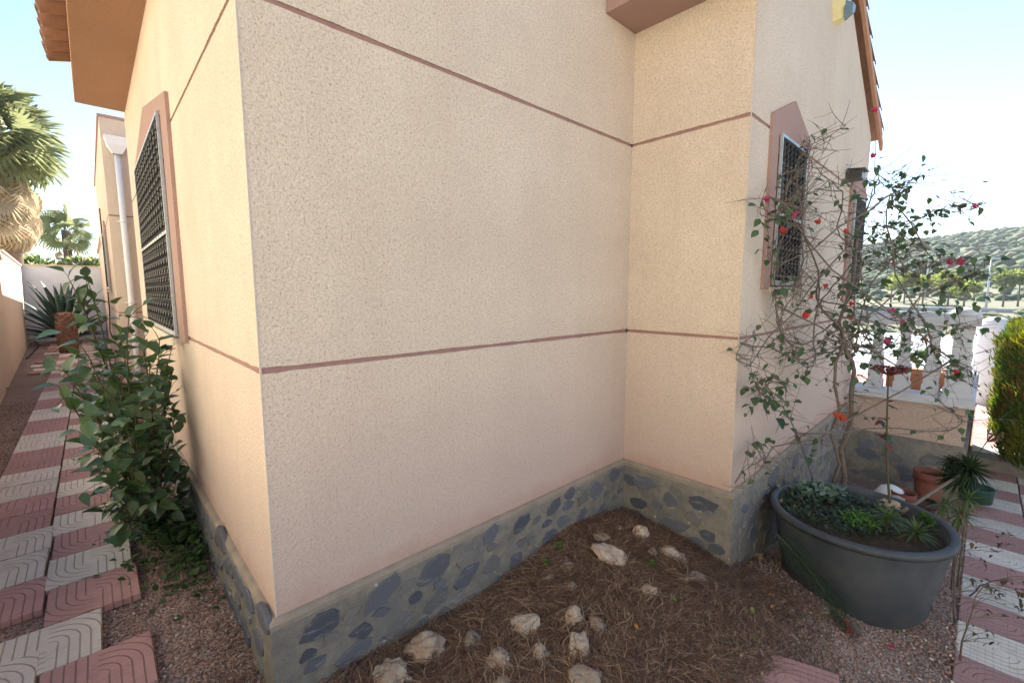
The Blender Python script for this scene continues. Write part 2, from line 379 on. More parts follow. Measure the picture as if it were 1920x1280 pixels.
# far terrain to the horizon: valley, hill on the +X side
def ridge(az):                                       # elevation of the ridge in degrees by azimuth from +X
    a = math.degrees(az)
    e = np.interp(a, [-80, -45, -20, -4, 0, 4, 8, 12, 16, 25, 45, 70], [2, 7, 8, 6.75, 6.45, 6.0, 5.6, 5.2, 4.7, 3.6, 1.0, 0])
    return .73*float(e)+.12*mnoise.noise(V(a*.35, 1, 0))
def terr(r, az):
    base = np.interp(r, [0, 13, 16, 24, 50, 62, 80, 95, 110, 6000], [-1.4, -1.4, -1.6, -2.6, -3.2, -2.2, -1.05, -1.0, -.5, -.5])
    a = math.degrees(az)
    if -80 < a < 70:
        rd = 420*math.tan(R(max(0, ridge(az))))+1.7
        t = sm(100, 430, r)**.85 if r < 430 else 1-.6*sm(430, 800, r)
        base = base+(rd+.5)*t
        if r > 110: base += 1.2*mnoise.noise(V(r*.02, a*.12, 3))*sm(110, 200, r)
    return float(base)
rr = [2, 13, 16, 24, 36, 50, 56, 62, 70, 79, 80, 95, 100, 110, 125]+list(range(140, 480, 14))+[520, 600, 700, 800, 1200, 2200, 4000]
na = 220; hv = []; hf = []
for r in rr:
    for k in range(na):
        az = -math.pi+2*math.pi*k/na; hv.append((r*math.cos(az)-.478, r*math.sin(az)-2.0, terr(r, az)))
for i in range(len(rr)-1):
    for k in range(na): q = (k+1) % na; hf.append((i*na+k, (i+1)*na+k, (i+1)*na+q, i*na+q))
tag(part('hillside', MB().add(hv, hf, 0, True), M['hill']), kind='structure')
def polar(r, az, dz=0): return V(r*math.cos(az)-.478, r*math.sin(az)-2.0, terr(r, az)+dz)
# scrub on the hill, one mass
ico = bmesh.new(); bmesh.ops.create_icosphere(ico, subdivisions=1, radius=1)
IV = np.array([v.co[:] for v in ico.verts]); IF = np.array([[v.index for v in f.verts] for f in ico.faces]); ico.free()
def blobs(name, pts, rad, mats, flat=.7, jit=.3, wts=None, smooth=False):
    n = len(pts); k = len(IV)
    s = NR.uniform(1-jit, 1+jit, (n, k, 1)); a = IV[None]*s*rad[:, None, None]; a[:, :, 2] *= flat
    th = NR.uniform(0, 6.28, n); c, q = np.cos(th)[:, None], np.sin(th)[:, None]
    ax = a[:, :, 0]*c-a[:, :, 1]*q; ay = a[:, :, 0]*q+a[:, :, 1]*c; a[:, :, 0] = ax; a[:, :, 1] = ay
    v = (a+pts[:, None, :]).reshape(-1, 3)
    f = (IF[None]+(np.arange(n)*k)[:, None, None]).reshape(-1, 3)
    mi = np.repeat(NR.choice(len(mats), n, p=wts), len(IF))
    return npmesh(name, v, f, mats, mi, smooth)
pts = []; rad = []
for i in range(9500):
    r = 108+U(0, 1)**.8*345; a = R(U(-26, 40)); p = polar(r, a)
    if mnoise.noise(V(p.x*.02, p.y*.02, 7)) < -.28 and U(0, 1) < .8: continue
    s = U(.7, 2.3)*(1 if r > 150 else .6); pts.append((p.x, p.y, p.z+s*.35)); rad.append(s)
sc_ = part('scrub', blobs('scrub', np.array(pts), np.array(rad), M['scrub'], .75, .35, [.35, .40, .25], True), None)
tag(sc_, 'green and dry shrubs covering the hillside beyond the road', kind='stuff')
# road on the far side of the valley
rd = MB()
for k in range(60):
    a0, a1 = R(-40+k*1.6), R(-40+(k+1)*1.6)
    rd.add([polar(82, a0, .06), polar(94, a0, .10), polar(94, a1, .10), polar(82, a1, .06)], [(0, 1, 2, 3)])
tag(part('road', rd, M['asphalt']), kind='structure')
bk = MB(); kb = MB()
for k in range(120):
    a0, a1 = R(-40+k*.8), R(-40+(k+1)*.8)
    z0 = terr(80, a0); P = lambda r, a, z: V(r*math.cos(a)-.478, r*math.sin(a)-2, z)
    kb.add([P(80.6, a0, -1.1), P(80.6, a1, -1.1), P(80.6, a1, -.55), P(80.6, a0, -.55), P(81.2, a0, -.55), P(81.2, a1, -.55), P(81.2, a1, -1.1), P(81.2, a0, -1.1)], [(0, 1, 2, 3), (3, 2, 5, 4), (4, 5, 6, 7)])
    n0 = mnoise.noise(V(k*.5, 0, 0))*1.2; n1 = mnoise.noise(V((k+1)*.5, 0, 0))*1.2
    bk.add([P(66+n0, a0, -3.4), P(66+n1, a1, -3.4), P(76+n1*.5, a1, -1.9), P(76+n0*.5, a0, -1.9), P(80.2, a0, -1.15), P(80.2, a1, -1.15)], [(0, 1, 2, 3), (3, 2, 5, 4)])
tag(part('road_barrier', kb, M['concrete']), 'long pale concrete barrier along the road under the hill', 'barrier')
tag(part('embankment', bk, M['concrete']), kind='structure')
pts = []; rad = []
for i in range(260):
    a = R(U(-8, 20)); r = U(58, 79); s = U(.4, 1.3); p = V(r*math.cos(a)-.478, r*math.sin(a)-2, np.interp(r, [58, 66, 80], [-3.2, -3.3, -1.2])); pts.append((p.x, p.y, p.z+s*.3)); rad.append(s)
tag(part('undergrowth', blobs('undergrowth', np.array(pts), np.array(rad), M['scrub'], .8, .35, [.5, .4, .1]), None), 'low bushes on the embankment below the road', kind='stuff')
# ------------------------------------------------------------------ leaf-cloud crowns
def cloud(name, pts, dirs, ln, wd, mats, wts=None, mi=None):    # many diamond leaves, one mesh
    n = len(pts); d = dirs/np.maximum(1e-6, np.linalg.norm(dirs, axis=1))[:, None]
    q = NR.normal(size=(n, 3)); s = np.cross(d, q); s /= np.maximum(1e-6, np.linalg.norm(s, axis=1))[:, None]
    ln = np.broadcast_to(np.asarray(ln, float), (n,)); wd = np.broadcast_to(np.asarray(wd, float), (n,))
    a = pts; b = pts+d*(ln*.5)[:, None]+s*(wd*.5)[:, None]; c = pts+d*ln[:, None]; e = pts+d*(ln*.5)[:, None]-s*(wd*.5)[:, None]
    v = np.stack([a, b, c, e], 1).reshape(-1, 3); f = np.arange(4*n).reshape(n, 4)
    if mi is None: mi = NR.choice(len(mats), n, p=wts)
    return npmesh(name, v, f, mats, mi)
def young_tree(px, py_top, py_bot, r, label, wide=1.0):
    d = ray(px, py_bot); az = math.atan2(d.y, d.x); b = polar(r, az); dist = r
    top = ray(px, py_top); hz = CAM.z+top.z/math.hypot(top.x, top.y)*r; h = hz-b.z
    t = thing('young_tree', label, 'tree', b, 'young trees planted along the road')
    part('trunk', MB().tube([b, b+V(.05, 0, h*.35), b+V(0, .05, h*.7)], [.13, .10, .06], 6), M['lampmetal'] if False else M['bark'], t)
    c = b+V(0, 0, h*.74); pp = []; dd = []
    for k in range(11):
        o = c+V(U(-1, 1)*wide, U(-1, 1)*wide, U(-.5, .55))*h*.24; rr_ = h*U(.09, .17)
        q = NR.normal(size=(60, 3)); q /= np.linalg.norm(q, axis=1)[:, None]; pp.append(np.array(o)+q*rr_*NR.uniform(.5, 1, (60, 1))); dd.append(q+np.array([0, 0, .3]))
    part('crown', cloud('crown', np.concatenate(pp), np.concatenate(dd), .42, .30, [M['treeleaf']]), None, t, org=(0, 0, 0))
for px, yt, yb, r, lb, wd in [(1780, 508, 543, 100, 'young yellow-green tree with pale trunk, right of the nearer red flowers', 1), (1884, 505, 543, 100, 'young yellow-green tree right of the taller lamp post', 1),
                          (1912, 504, 542, 101, 'young yellow-green tree at the right edge of the photo by the road', 1), (1808, 527, 563, 90, 'low bright yellow-green tree left of the taller lamp post', 1.1),
                          (1732, 512, 545, 104, 'small yellowish tree beside the shorter lamp post', 1), (1697, 512, 546, 104, 'small yellowish tree left of the shorter lamp post, behind the bougainvillea', 1), (1672, 514, 547, 106, 'small yellowish tree seen through the bougainvillea twigs', 1)]:
    young_tree(px, yt, yb, r, lb, wd)
def lamp(px, yt, yb, r, label):
    d = ray(px, yb); az = math.atan2(d.y, d.x); b = polar(r, az); tp = ray(px, yt); h = CAM.z+tp.z/math.hypot(tp.x, tp.y)*r-b.z
    t = thing('street_lamp', label, 'street lamp', b, 'street lamps along the road')
    part('pole', MB().tube([b, b+V(0, 0, h*.5), b+V(0, 0, h)], [.14, .11, .08], 8), M['lampmetal'], t)
    part('lamp_head', MB().cbox(b+V(-.25, -1.0, h-.05), b+V(.25, .1, h+.12), .05), M['lampmetal'], t)
lamp(1850, 486, 565, 84, 'taller white street lamp standing by the road barrier'); lamp(1738, 478, 522, 118, 'shorter white street lamp against the hillside')
# ------------------------------------------------------------------ house
house = thing('house', 'cream and peach roughcast house with dusky pink joints and slate plinth', 'house')
ZB, ZM, ZU, GR = .311, 1.393, 2.836, .011            # plaster base, joints, half groove
L1, W2Y, X3 = 2.689, -.866, 6.55
def cells(u0, u1, z0, z1, holes):
    us = sorted({u0, u1, *[h[i] for h in holes for i in (0, 1) if u0 < h[i] < u1]}); zs = sorted({z0, z1, *[h[i] for h in holes for i in (2, 3) if z0 < h[i] < z1]})
    for a, b in zip(us, us[1:]):
        for c, d in zip(zs, zs[1:]):
            m, n = (a+b)/2, (c+d)/2
            if not any(h[0] < m < h[1] and h[2] < n < h[3] for h in holes): yield a, b, c, d
def facade(axis, const, sgn, u0, u1, holes, ztop, bands=(ZB, ZM, ZU), gable=None, zlow=-.7, cin=(0, 0)):
    """axis 'x': wall runs along X at y=const, outward sgn*Y. Panels are proud of a core by 8 mm."""
    def bx(mb, a, b, c, d, t0, t1):
        lo, hi = sorted((const+sgn*t0, const+sgn*t1))
        if axis == 'x': mb.box((a, lo, c), (b, hi, d))
        else: mb.box((lo, a, c), (hi, b, d))
    core = MB()
    for a, b, c, d in cells(u0+cin[0], u1-cin[1], zlow, ztop, holes): bx(core, a, b, c, d, -.22, -.008)
    part('wall_core', core, M['groove'], house)
    def wavy(mb, a, b, c, d, jl, jh):
        n = max(2, int((b-a)/.035)); P = lambda u, z: V(u, const-sgn*.008, z) if axis == 'x' else V(const-sgn*.008, u, z)
        f = lambda u, s: .004*mnoise.noise(V(u*9, s, const*3))+.0045*max(0, mnoise.noise(V(u*38, s+7, const))-.15)
        lo = [(lerp(a, b, i/n), c+(f(lerp(a, b, i/n), c) if jl else 0)) for i in range(n+1)]; hi = [(lerp(a, b, i/n), d-(f(lerp(a, b, i/n), d) if jh else 0)) for i in range(n+1)]
        mb.prism([P(u, z) for u, z in lo+hi[::-1]], V(0, sgn*.008, 0) if axis == 'x' else V(sgn*.008, 0, 0))
    zs = list(bands)+[ztop]
    for k in range(len(bands)):
        mb = MB(); z0, z1 = zs[k]+(GR if k else 0), zs[k+1]-(GR if k < len(bands)-1 else 0); last = u0
        for a, b, c, d in sorted(cells(u0, u1, z0, z1, holes)):
            if a > last+1e-6: part('wall_panel', mb, M['stucco'], house); mb = MB()   # a window that cuts the band in two
            last = max(last, b); wavy(mb, a, b, c, d, k > 0 and c == z0, k < len(bands)-1 and d == z1)
        if k == len(bands)-1 and gable:
            for poly in gable:
                ps = [V(u, const+sgn*-.2, z) if axis == 'x' else V(const+sgn*-.2, u, z) for u, z in poly]
                mb.prism(ps, V(0, sgn*.2, 0) if axis == 'x' else V(sgn*.2, 0, 0))
        part('wall_panel', mb, M['stucco'], house)
WL = (2.10, 4.24, 1.375, 2.985); WR = (3.18, 3.84, 1.745, 2.83); WR2 = (5.76, 6.36, 1.62, 2.775)
facade('x', 0, -1, 0, L1, [], 4.0, cin=(.009, 0), gable=[[(0, 4.0), (L1, 4.0), (L1, 5.6)]])
facade('y', 0, -1, 0.008, 5.52, [WL], 3.90, cin=(.02, 0))
facade('y', L1, -1, W2Y+.008, -.0005, [], 3.75, cin=(.02, 0))
facade('x', W2Y, -1, L1, X3, [WR, WR2], 3.55, cin=(.009, 0), gable=[[(L1, 3.55), (X3, 3.55), (4.62, 4.75)]])
rear = MB()                                           # unseen rest of the body, run out to shade the far paving
rear.box((L1+.25, -.6, -.7), (X3-.01, 1.2, 3.5)); rear.box((.3, .25, -.7), (9.0, 6.6, 3.6)); rear.box((X3-.2, W2Y+.25, -.7), (X3-.002, 1.2, 3.5))
part('wall_core', rear, M['stucco'], house)
# white corner beads
for x, y, z1 in ((0, 0, 4.0), (L1, W2Y, 3.75)):
    part('corner_bead', MB().box((x-.002, y-.002, ZB), (x+.003, y+.003, z1)), M['bead'], house)
# extension further down the passage
EX, EY, EH = -.19, 7.0, 4.22
ext = MB()
ext.box((EX+.01, EY+.01, -.3), (3, 13, EH-.02)); part('wall_core', ext, M['groove'], house)
ext2 = MB().box((EX+.06, 13.001, -.3), (3, 20.9, 3.1)).box((EX+.0, 13.0, 3.1), (3, 20.95, 3.16)); part('wall_panel', ext2, M['stucco'], house)
EW = (8.6, 9.5, 1.75, 2.75)
for z0, z1 in ((-.2, ZM-GR), (ZM+GR, ZU-GR), (ZU+GR, EH)):
    mb = MB(); mb.box((EX, EY, z0), (2.9, EY+.010, z1))
    for a, b, c, d in cells(EY+.010, 13, z0, z1, [EW]): mb.box((EX, a, c), (EX+.010, b, d))
    part('wall_panel', mb, M['stucco'], house)
part('coping', MB().box((EX-.02, EY-.02, EH), (3, 13, EH+.04)), M['trim'], house)
# plinth with a sloped mortar cap
def plinth(pts2, zt=ZB, zb=-.75, out=.03, cap=False):
    mb = MB(); n = len(pts2)
    prof = [(out, zt-.034), (out+.002, zt-.05), (out+.006, zb)] if not cap else [(-.004, zt+.006), (out*.5, zt+.001), (out+.003, zt-.012), (out+.003, zt-.035), (out-.006, zt-.036)]
    rows = []
    for i, (x, y) in enumerate(pts2):
        d0 = (V(*pts2[i], 0)-V(*pts2[max(i-1, 0)], 0)); d1 = V(*pts2[min(i+1, n-1)], 0)-V(*pts2[i], 0)
        if d0.length < 1e-6: d0 = d1
        if d1.length < 1e-6: d1 = d0
        n0 = V(d0.y, -d0.x, 0).normalized(); n1 = V(d1.y, -d1.x, 0).normalized(); m = (n0+n1); m = m/(m.dot(n0)) if abs(m.dot(n0)) > .1 else n0
        for o, z in prof: rows.append((x+m.x*o, y+m.y*o, z))
    k = len(prof); fs = []
    for i in range(n-1):
        for j in range(k-1): fs.append((i*k+j, i*k+j+1, (i+1)*k+j+1, (i+1)*k+j))
    return mb.add(rows, fs)
def seg(a, b, n): return [(lerp(a[0], b[0], i/n), lerp(a[1], b[1], i/n)) for i in range(n)]
pl = plinth([(0, 5.52), (0, 0), (L1, 0), (L1, W2Y), (X3, W2Y)])
plo = part('plinth', pl, M['mortar'], house)
part('plinth_cap', plinth([(0, 5.52), (0, 0), (L1, 0), (L1, W2Y), (X3, W2Y)], cap=True), pm('beige_cement_lip', (.37, .30, .24), (.24, .21, .175), 9, .9, .5, 40), house)
PLACED = []
def stone_at(parent, plane, const, cu, cz, w, h, rot=0, seed=0, mat='slate'):
    PLACED.append((plane, const, cu, cz, w, h)); rnd = random.Random(seed); n = rnd.choice((7, 8, 9)); poly = []
    for i in range(n):
        a = 2*math.pi*(i+rnd.uniform(-.36, .36))/n; r = rnd.uniform(.74, 1.14)
        u, v = w/2*r*math.cos(a), h/2*r*math.sin(a); c, s = math.cos(rot), math.sin(rot); poly.append((cu+u*c-v*s, cz+u*s+v*c))
    out = .036+rnd.uniform(.002, .009); mb = MB()
    def P(u, z, t): return V(u, const-t, z) if plane == 'y' else V(const-t, u, z)
    rings = [(1.03, out-.025), (1.0, out-.006), (.93, out), ]
    vs = []
    for sc, t in rings:
        for u, z in poly: vs.append(P(cu+(u-cu)*sc, cz+(z-cz)*sc, t))
    fs = [[2*n+i for i in range(n)]]
    for k in (0, 1):
        for i in range(n): j = (i+1) % n; fs.append((k*n+i, k*n+j, (k+1)*n+j, (k+1)*n+i))
    part('stone', mb.add(vs, fs), M[mat], parent, org=P(cu, cz, out))
for i, (x, y, w_, h_, r_) in enumerate([(603, 1172, .19, .12, .3), (590, 1243, .11, .07, .2), (716, 1110, .25, .13, .35), (816, 1066, .27, .14, .4), (876, 1078, .20, .11, .5), (920, 1003, .17, .11, .5), (978, 980, .18, .11, .4),
        (1038, 950, .17, .10, .3), (968, 1050, .14, .12, .8), (1118, 918, .16, .20, 1.2), (1090, 965, .15, .10, .5), (1068, 925, .12, .10, .4), (1030, 1005, .17, .10, .3), (660, 1225, .2, .08, .3), (1150, 890, .12, .2, 1.4), (1128, 955, .13, .09, .6)]):
    p = ony(x, y, -.035); stone_at(plo, 'y', 0, p.x, p.z, w_, h_, r_, i)
for i, (x, y, w_, h_, r_) in enumerate([(1208, 905, .24, .12, .2), (1197, 943, .17, .11, .3), (1257, 938, .12, .12, .9), (1315, 945, .24, .14, .2), (1262, 983, .28, .12, .15), (1325, 1003, .14, .09, 0), (1345, 1030, .14, .09, 0), (1180, 900, .09, .15, 1.4)]):
    p = onx(x, y, L1-.035); stone_at(plo, 'x', L1, p.y, p.z, w_, h_, -r_, 50+i)
for i, (x, y, w_, h_, r_) in enumerate([(493, 1158, .19, .10, .2), (486, 1205, .17, .13, .2), (467, 1125, .22, .12, .1), (445, 1085, .24, .15, 0), (430, 1115, .22, .10, .2), (415, 1016, .26, .15, 0), (392, 985, .30, .14, .2), (396, 1025, .2, .1, 0), (462, 1185, .18, .1, .2), (375, 960, .25, .14, .1)]):
    p = onx(x, y, -.035); stone_at(plo, 'x', 0, p.y, p.z, w_, h_, r_, 90+i)
for k in range(14):
    stone_at(plo, 'x', 0, 2.2+k*.24, [.17, -.02][k % 2]+U(-.02, .02), U(.18, .24), U(.10, .15), U(-.3, .3), 120+k)
def fill_stones(plane, const, u0, u1, z0, z1, tries, seed, par=None, sc=1.0):
    q = random.Random(seed)
    for _ in range(tries):
        w = q.uniform(.09, .25)*sc; h = w*q.uniform(.5, .8); u, z = q.uniform(u0+w/2, u1-w/2), q.uniform(z0, z1-h/2)
        if all(p[0] != plane or p[1] != const or abs(p[2]-u)/((p[4]+w)*.43+.004) > 1 or abs(p[3]-z)/((p[5]+h)*.43+.004) > 1 for p in PLACED): stone_at(par or plo, plane, const, u, z, w, h, q.uniform(-.25, .35), q.randrange(9999), 'slate_dull' if q.random() < .6 else 'slate')
fill_stones('y', 0, .05, L1-.04, -.22, .265, 2500, 1); fill_stones('x', L1, W2Y+.1, -.05, -.3, .265, 900, 2); fill_stones('x', 0, .06, 2.6, -.08, .265, 1500, 3); fill_stones('y', W2Y, L1+.1, 6.3, -.5, .265, 700, 4, plo, 1.3)
# eaves on the passage side
EAZ = 3.87
part('eave', MB().box((-.43, -.45, EAZ), (.0, 5.36, EAZ+.03)).box((-.20, -.45, EAZ+.03), (.05, 5.36, 4.05)), M['soffit'], house)
part('fascia', MB().box((-.436, -.45, EAZ+.004), (-.40, 5.362, EAZ+.24)), M['verge'], house)
def tile_mesh(r0, r1, L, up):                          # half-barrel clay tile along local -X (down slope)
    mb = MB(); n = 7; vs = []
    for x, r in ((0, r0), (L, r1)):
        for t in (0, .012):
            for i in range(n):
                a = math.pi*i/(n-1); rr_ = r-t; vs.append((-x, rr_*math.cos(a), (rr_*math.sin(a) if up else -rr_*math.sin(a)*.8)))
    fs = []
    for i in range(n-1):
        fs += [(i, i+1, 2*n+i+1, 2*n+i), (n+i, 3*n+i, 3*n+i+1, n+i+1), (i, n+i, n+i+1, i+1), (2*n+i, 2*n+i+1, 3*n+i+1, 3*n+i)]
    fs += [(0, 2*n, 3*n, n), (n-1, 2*n-1, 4*n-1, 3*n-1)]
    mb.add(vs, fs, 0, False); return mb.mesh('roof_tile', M['rooftile'])
TM_U, TM_D = tile_mesh(.095, .115, .46, True), tile_mesh(.115, .10, .46, False)
SL = R(17)
roof = part('roof', MB().prism([V(-.40, -.5, 4.14), V(1.9, -.5, 4.85), V(1.9, 5.0, 4.85), V(-.40, 5.0, 4.14)], (0, 0, .06)).prism([V(1.9, -.5, 4.85), V(2.6, -.5, 4.6), V(2.6, 6, 4.6), V(1.9, 6, 4.85)], (0, 0, .06)), M['rooftile'], house)
ry = Matrix.Rotation(-SL, 3, 'Y')
for k in range(20):
    y = -.42+k*.268
    for row in range(2):
        b = V(-.18+row*.40, y, 4.235+row*.125)
        piece('roof_tile', TM_D, roof, b, ry); piece('roof_tile', TM_U, roof, b+V(.012, .134, .03), ry)
# eave over the short return, and the gable with its verge
part('eave', MB().box((2.31, W2Y-.25, 3.645), (L1-.001, -.002, 3.68)), M['trim'], house)
part('fascia', MB().box((2.31, W2Y-.25, 3.68), (2.36, -.002, 3.86)), M['trim'], house)
groof = MB()
for xa, za, xb, zb in ((2.26, 3.84, 4.62, 4.93), (4.62, 4.93, 6.95, 3.60)):
    groof.prism([V(xa, W2Y-.05, za), V(xb, W2Y-.05, zb), V(xb, 2.5, zb), V(xa, 2.5, za)], (0, 0, .07))
gr_ = part('roof', groof, M['rooftile'], house)
vg = MB()
a, b = V(4.62, W2Y-.075, 4.80), V(6.86, W2Y-.075, 3.44)
vg.prism([a, b, b+V(0, 0, .10), a+V(0, 0, .10)], (0, .03, 0)); a2 = V(2.26, W2Y-.075, 3.72)
vg.prism([a2, a, a+V(0, 0, .115), a2+V(0, 0, .115)], (0, .03, 0))
part('verge_board', vg, M['verge'], house)
TV = tile_mesh(.10, .12, .46, True)
gs = math.atan2(1.33, 2.33)
for k in range(7):
    t = (k+.2)/6.4; p = V(lerp(4.7, 6.55, t), W2Y+.06, lerp(4.99, 3.90, t)-.02)
    piece('roof_tile', TV, gr_, p+V(.1, 0, 0), Matrix.Rotation(math.pi, 3, 'Z') @ Matrix.Rotation(-gs+.06, 3, 'Y'))
# windows
def window(plane, const, rect, shl, peak, arch=False, nb=11, sw=.13, low=.02, cross=.48, side=True):
    u0, u1, z0, z1 = rect
    def P(u, z, t): return V(u, const-t, z) if plane == 'y' else V(const-t, u, z)
    win = bpy.data.objects.new('window', None); link(win, house); win.location = P((u0+u1)/2, z0, 0); WO[win.name] = P((u0+u1)/2, z0, 0)
    D = P(0, 0, .022)-P(0, 0, -.004)
    a0, a1 = u0-sw, u1+sw*1.0; um = (u0+u1)/2
    su = MB()
    for poly in ([(a0, z0-low), (u0, z0-low), (u0, shl), (a0, shl)], [(u1, z0-low), (a1, z0-low), (a1, shl), (u1, shl)], [(u0, z1), (u1, z1), (u1, shl), (u0, shl)] if shl > z1+.005 else None, [(a0, shl), (a1, shl), (um, peak)]):
        if poly: su.prism([P(u, z, -.004) for u, z in poly], D)
    part('surround', su, M['trim'], win, org=None)
    rv_ = MB()
    for (ua, ub, za, zb) in ((u0, u0+.012, z0, z1), (u1-.012, u1, z0, z1), (u0+.012, u1-.012, z1-.012, z1)):
        rv_.prism([P(ua, za, -.13), P(ub, za, -.13), P(ub, zb, -.13), P(ua, zb, -.13)], P(0, 0, .018)-P(0, 0, -.13))
    part('reveal', rv_, M['stucco'], win)
    part('pane', MB().prism([P(u0, z0, -.16), P(u1, z0, -.16), P(u1, z1, -.16), P(u0, z1, -.16)], P(0, 0, .02)-P(0, 0, 0)), M['glass'], win)
    part('sill', MB().prism([P(u0-.03, z0-.045, -.1), P(u1+.03, z0-.045, -.1), P(u1+.03, z0-.006, -.1), P(u0-.03, z0-.006, -.1)], P(0, 0, .045)-P(0, 0, -.1)), M['sill'], win)
    fr = MB(); w_ = .02; e = .008
    zc = z0+(z1-z0)*cross
    for (ua, ub, za, zb) in ((u0+e, u0+e+w_, z0+.01, z1-e), (u1-e-w_, u1-e, z0+.01, z1-e), (u0+e+w_, u1-e-w_, z0+.01, z0+.045), (u0+e+w_, u1-e-w_, z1-e-w_, z1-e), (u0+e+w_, u1-e-w_, zc-.012, zc+.012)):
        fr.prism([P(ua, za, .026), P(ub, za, .026), P(ub, zb, .026), P(ua, zb, .026)], P(0, 0, .044)-P(0, 0, .026))
    part('grille_frame', fr, M['galv'], win)
    n = 64; zz = [z0+.045+(z1-z0-.09)*i/n for i in range(n+1)]
    me = MB().tube([V(0, 0, z-z0) for z in zz], .0125, 4, twist=.55).mesh('grille_bar', M['iron'])
    for k in range(nb):
        u = u0+e+w_+(u1-u0-2*e-2*w_)*(k+.5)/nb; piece('grille_bar', me, win, P(u, z0, .036))
    sc2 = MB()
    for k in range(nb):                                 # forged knots along the bars
        u = u0+e+w_+(u1-u0-2*e-2*w_)*(k+.5)/nb
        for j in range(int((z1-z0-.1)/.10)):
            c_ = P(u, z0+.08+j*.10, .037); sc2.lathe([(.006, -.013), (.0145, 0), (.006, .013)], c_, 5)
    part('knot', sc2, M['knot'], win, stuff=True)
    return win
window('x', 0, WL, 3.02, 3.30, nb=12, sw=.29)
window('y', W2Y, WR, 2.93, 3.13, nb=7, sw=.135)
window('y', W2Y, WR2, 2.86, 3.02, nb=7, sw=.12)
window('x', EX, EW, 2.80, 2.98, nb=6, sw=.10)
# rainwater pipe with hopper
dp = bpy.data.objects.new('downpipe', None); link(dp, house); dp.location = (-.03, EY-.08, 0); WO[dp.name] = V(-.03, EY-.08, 0)
part('pipe', MB().tube([V(-.03, EY-.08, -.05), V(-.03, EY-.08, 1.8), V(-.03, EY-.08, 3.74)], .038, 14), M['pipe'], dp)
hp = MB(); hx, hy = -.03, EY-.10
ring = lambda a, b, z: [V(hx-a, hy-b, z), V(hx+a, hy-b, z), V(hx+a, hy+b, z), V(hx-a, hy+b, z)]
rs = [ring(.05, .05, 3.70), ring(.115, .085, 3.82), ring(.125, .09, 3.90), ring(.135, .095, 3.91), ring(.135, .095, 3.94), ring(.11, .07, 3.94), ring(.10, .06, 3.86)]
vs = sum(rs, []); fs = []
for k in range(len(rs)-1):
    for i in range(4): fs.append((k*4+i, k*4+(i+1) % 4, k*4+4+(i+1) % 4, k*4+4+i))
fs.append((24, 25, 26, 27)); part('hopper', hp.add(vs, fs), M['pipe'], dp)
for z in (1.55, 2.75): part('bracket', MB().lathe([(.039, -.012), (.046, -.012), (.046, .012), (.039, .012)], (-.03, EY-.08, z), 14).box((-.10, EY-.05, z-.01), (.04, EY+.001, z+.01)), M['pipe'], dp)
# alarm siren and wall lamp on the gable
sr = thing('alarm_siren', 'yellowed alarm siren box with blue-grey lens high on the gable wall', 'alarm', (4.6, W2Y, 4.05))
hexa = lambda x, z, sx, sz: [V(x-sx, 0, z+sz), V(x-sx, 0, z-sz*.6), V(x-sx*.45, 0, z-sz), V(x+sx*.45, 0, z-sz), V(x+sx, 0, z-sz*.6), V(x+sx, 0, z+sz)]
cs = MB(); o = 6; va = [p+V(0, W2Y, 0) for p in hexa(4.52, 4.30, .12, .25)]; vb = [p+V(0, W2Y-.085, 0) for p in hexa(4.52, 4.30, .09, .22)]
cs.add(va+vb, [list(range(6))[::-1], list(range(6, 12))]+[(i, (i+1) % 6, 6+(i+1) % 6, 6+i) for i in range(6)]); part('case', cs, M['siren'], sr)
ln = MB(); va = [V(4.45, W2Y-.086, 4.19), V(4.59, W2Y-.086, 4.19), V(4.605, W2Y-.08, 4.12), V(4.56, W2Y-.07, 4.07), V(4.48, W2Y-.07, 4.07), V(4.435, W2Y-.08, 4.12)]
vb = [lerp(p, V(4.52, W2Y-.135, 4.13), .45)+V(0, -.03, 0) for p in va]
ln.add(va+vb, [list(range(6, 12))]+[(i, (i+1) % 6, 6+(i+1) % 6, 6+i) for i in range(6)]); part('lens', ln, M['lens'], sr)
p = ony(1606, 332, W2Y-.08)
wl = thing('wall_lamp', 'small dark wall lamp above the far grilled window', 'lamp', p)
part('lamp_body', MB().box(p+V(-.09, -.06, -.03), p+V(.09, .08, .05)), M['iron'], wl); part('lamp_shade', MB().prism([p+V(-.11, -.09, .05), p+V(.11, -.09, .05), p+V(.08, .07, .075), p+V(-.08, .07, .075)], (0, 0, .012)), M['iron'], wl)
# loose cable on the extension
tag(part('cable', MB().tube([V(EX-.012, 10.6, 3.4), V(EX-.015, 10.62, 2.2), V(EX-.02, 10.55, 1.3), V(EX-.05, 10.4, .9), V(EX-.02, 10.3, .75)], .012, 6), M['cable']), 'thin black cable hanging down the far house wall', 'cable')
# ------------------------------------------------------------------ walls round the garden
def bx0(y): return -1.30-.0405*y
bw = thing('boundary_wall', 'cream stucco boundary wall along the left of the passage', 'wall', (bx0(10), 10, 0))
def wallseg(ya, yb, zt, t=.2):
    a, b = V(bx0(ya), ya, -.3), V(bx0(yb), yb, -.3); return MB().prism([a, b, b+V(-t, 0, 0), a+V(-t, 0, 0)], (0, 0, zt+.3))
def copseg(ya, yb, zt, ov=.05):
    a, b = V(bx0(ya)+ov, ya, zt), V(bx0(yb)+ov, yb, zt); w_ = V(-.2-2*ov, 0, 0); m = MB().prism([a, b, b+w_, a+w_], (0, 0, .05)); return m
part('wall', wallseg(7.3, 12.6, 2.40), M['bwall'], bw); part('coping', copseg(7.3, 12.65, 2.40), M['coping'], bw)
part('wall', wallseg(-4, 7.3, .75), M['bwall'], bw); part('coping', copseg(-4, 7.29, .75), M['coping'], bw)  # unseen near stretch, made low to let light into the passage
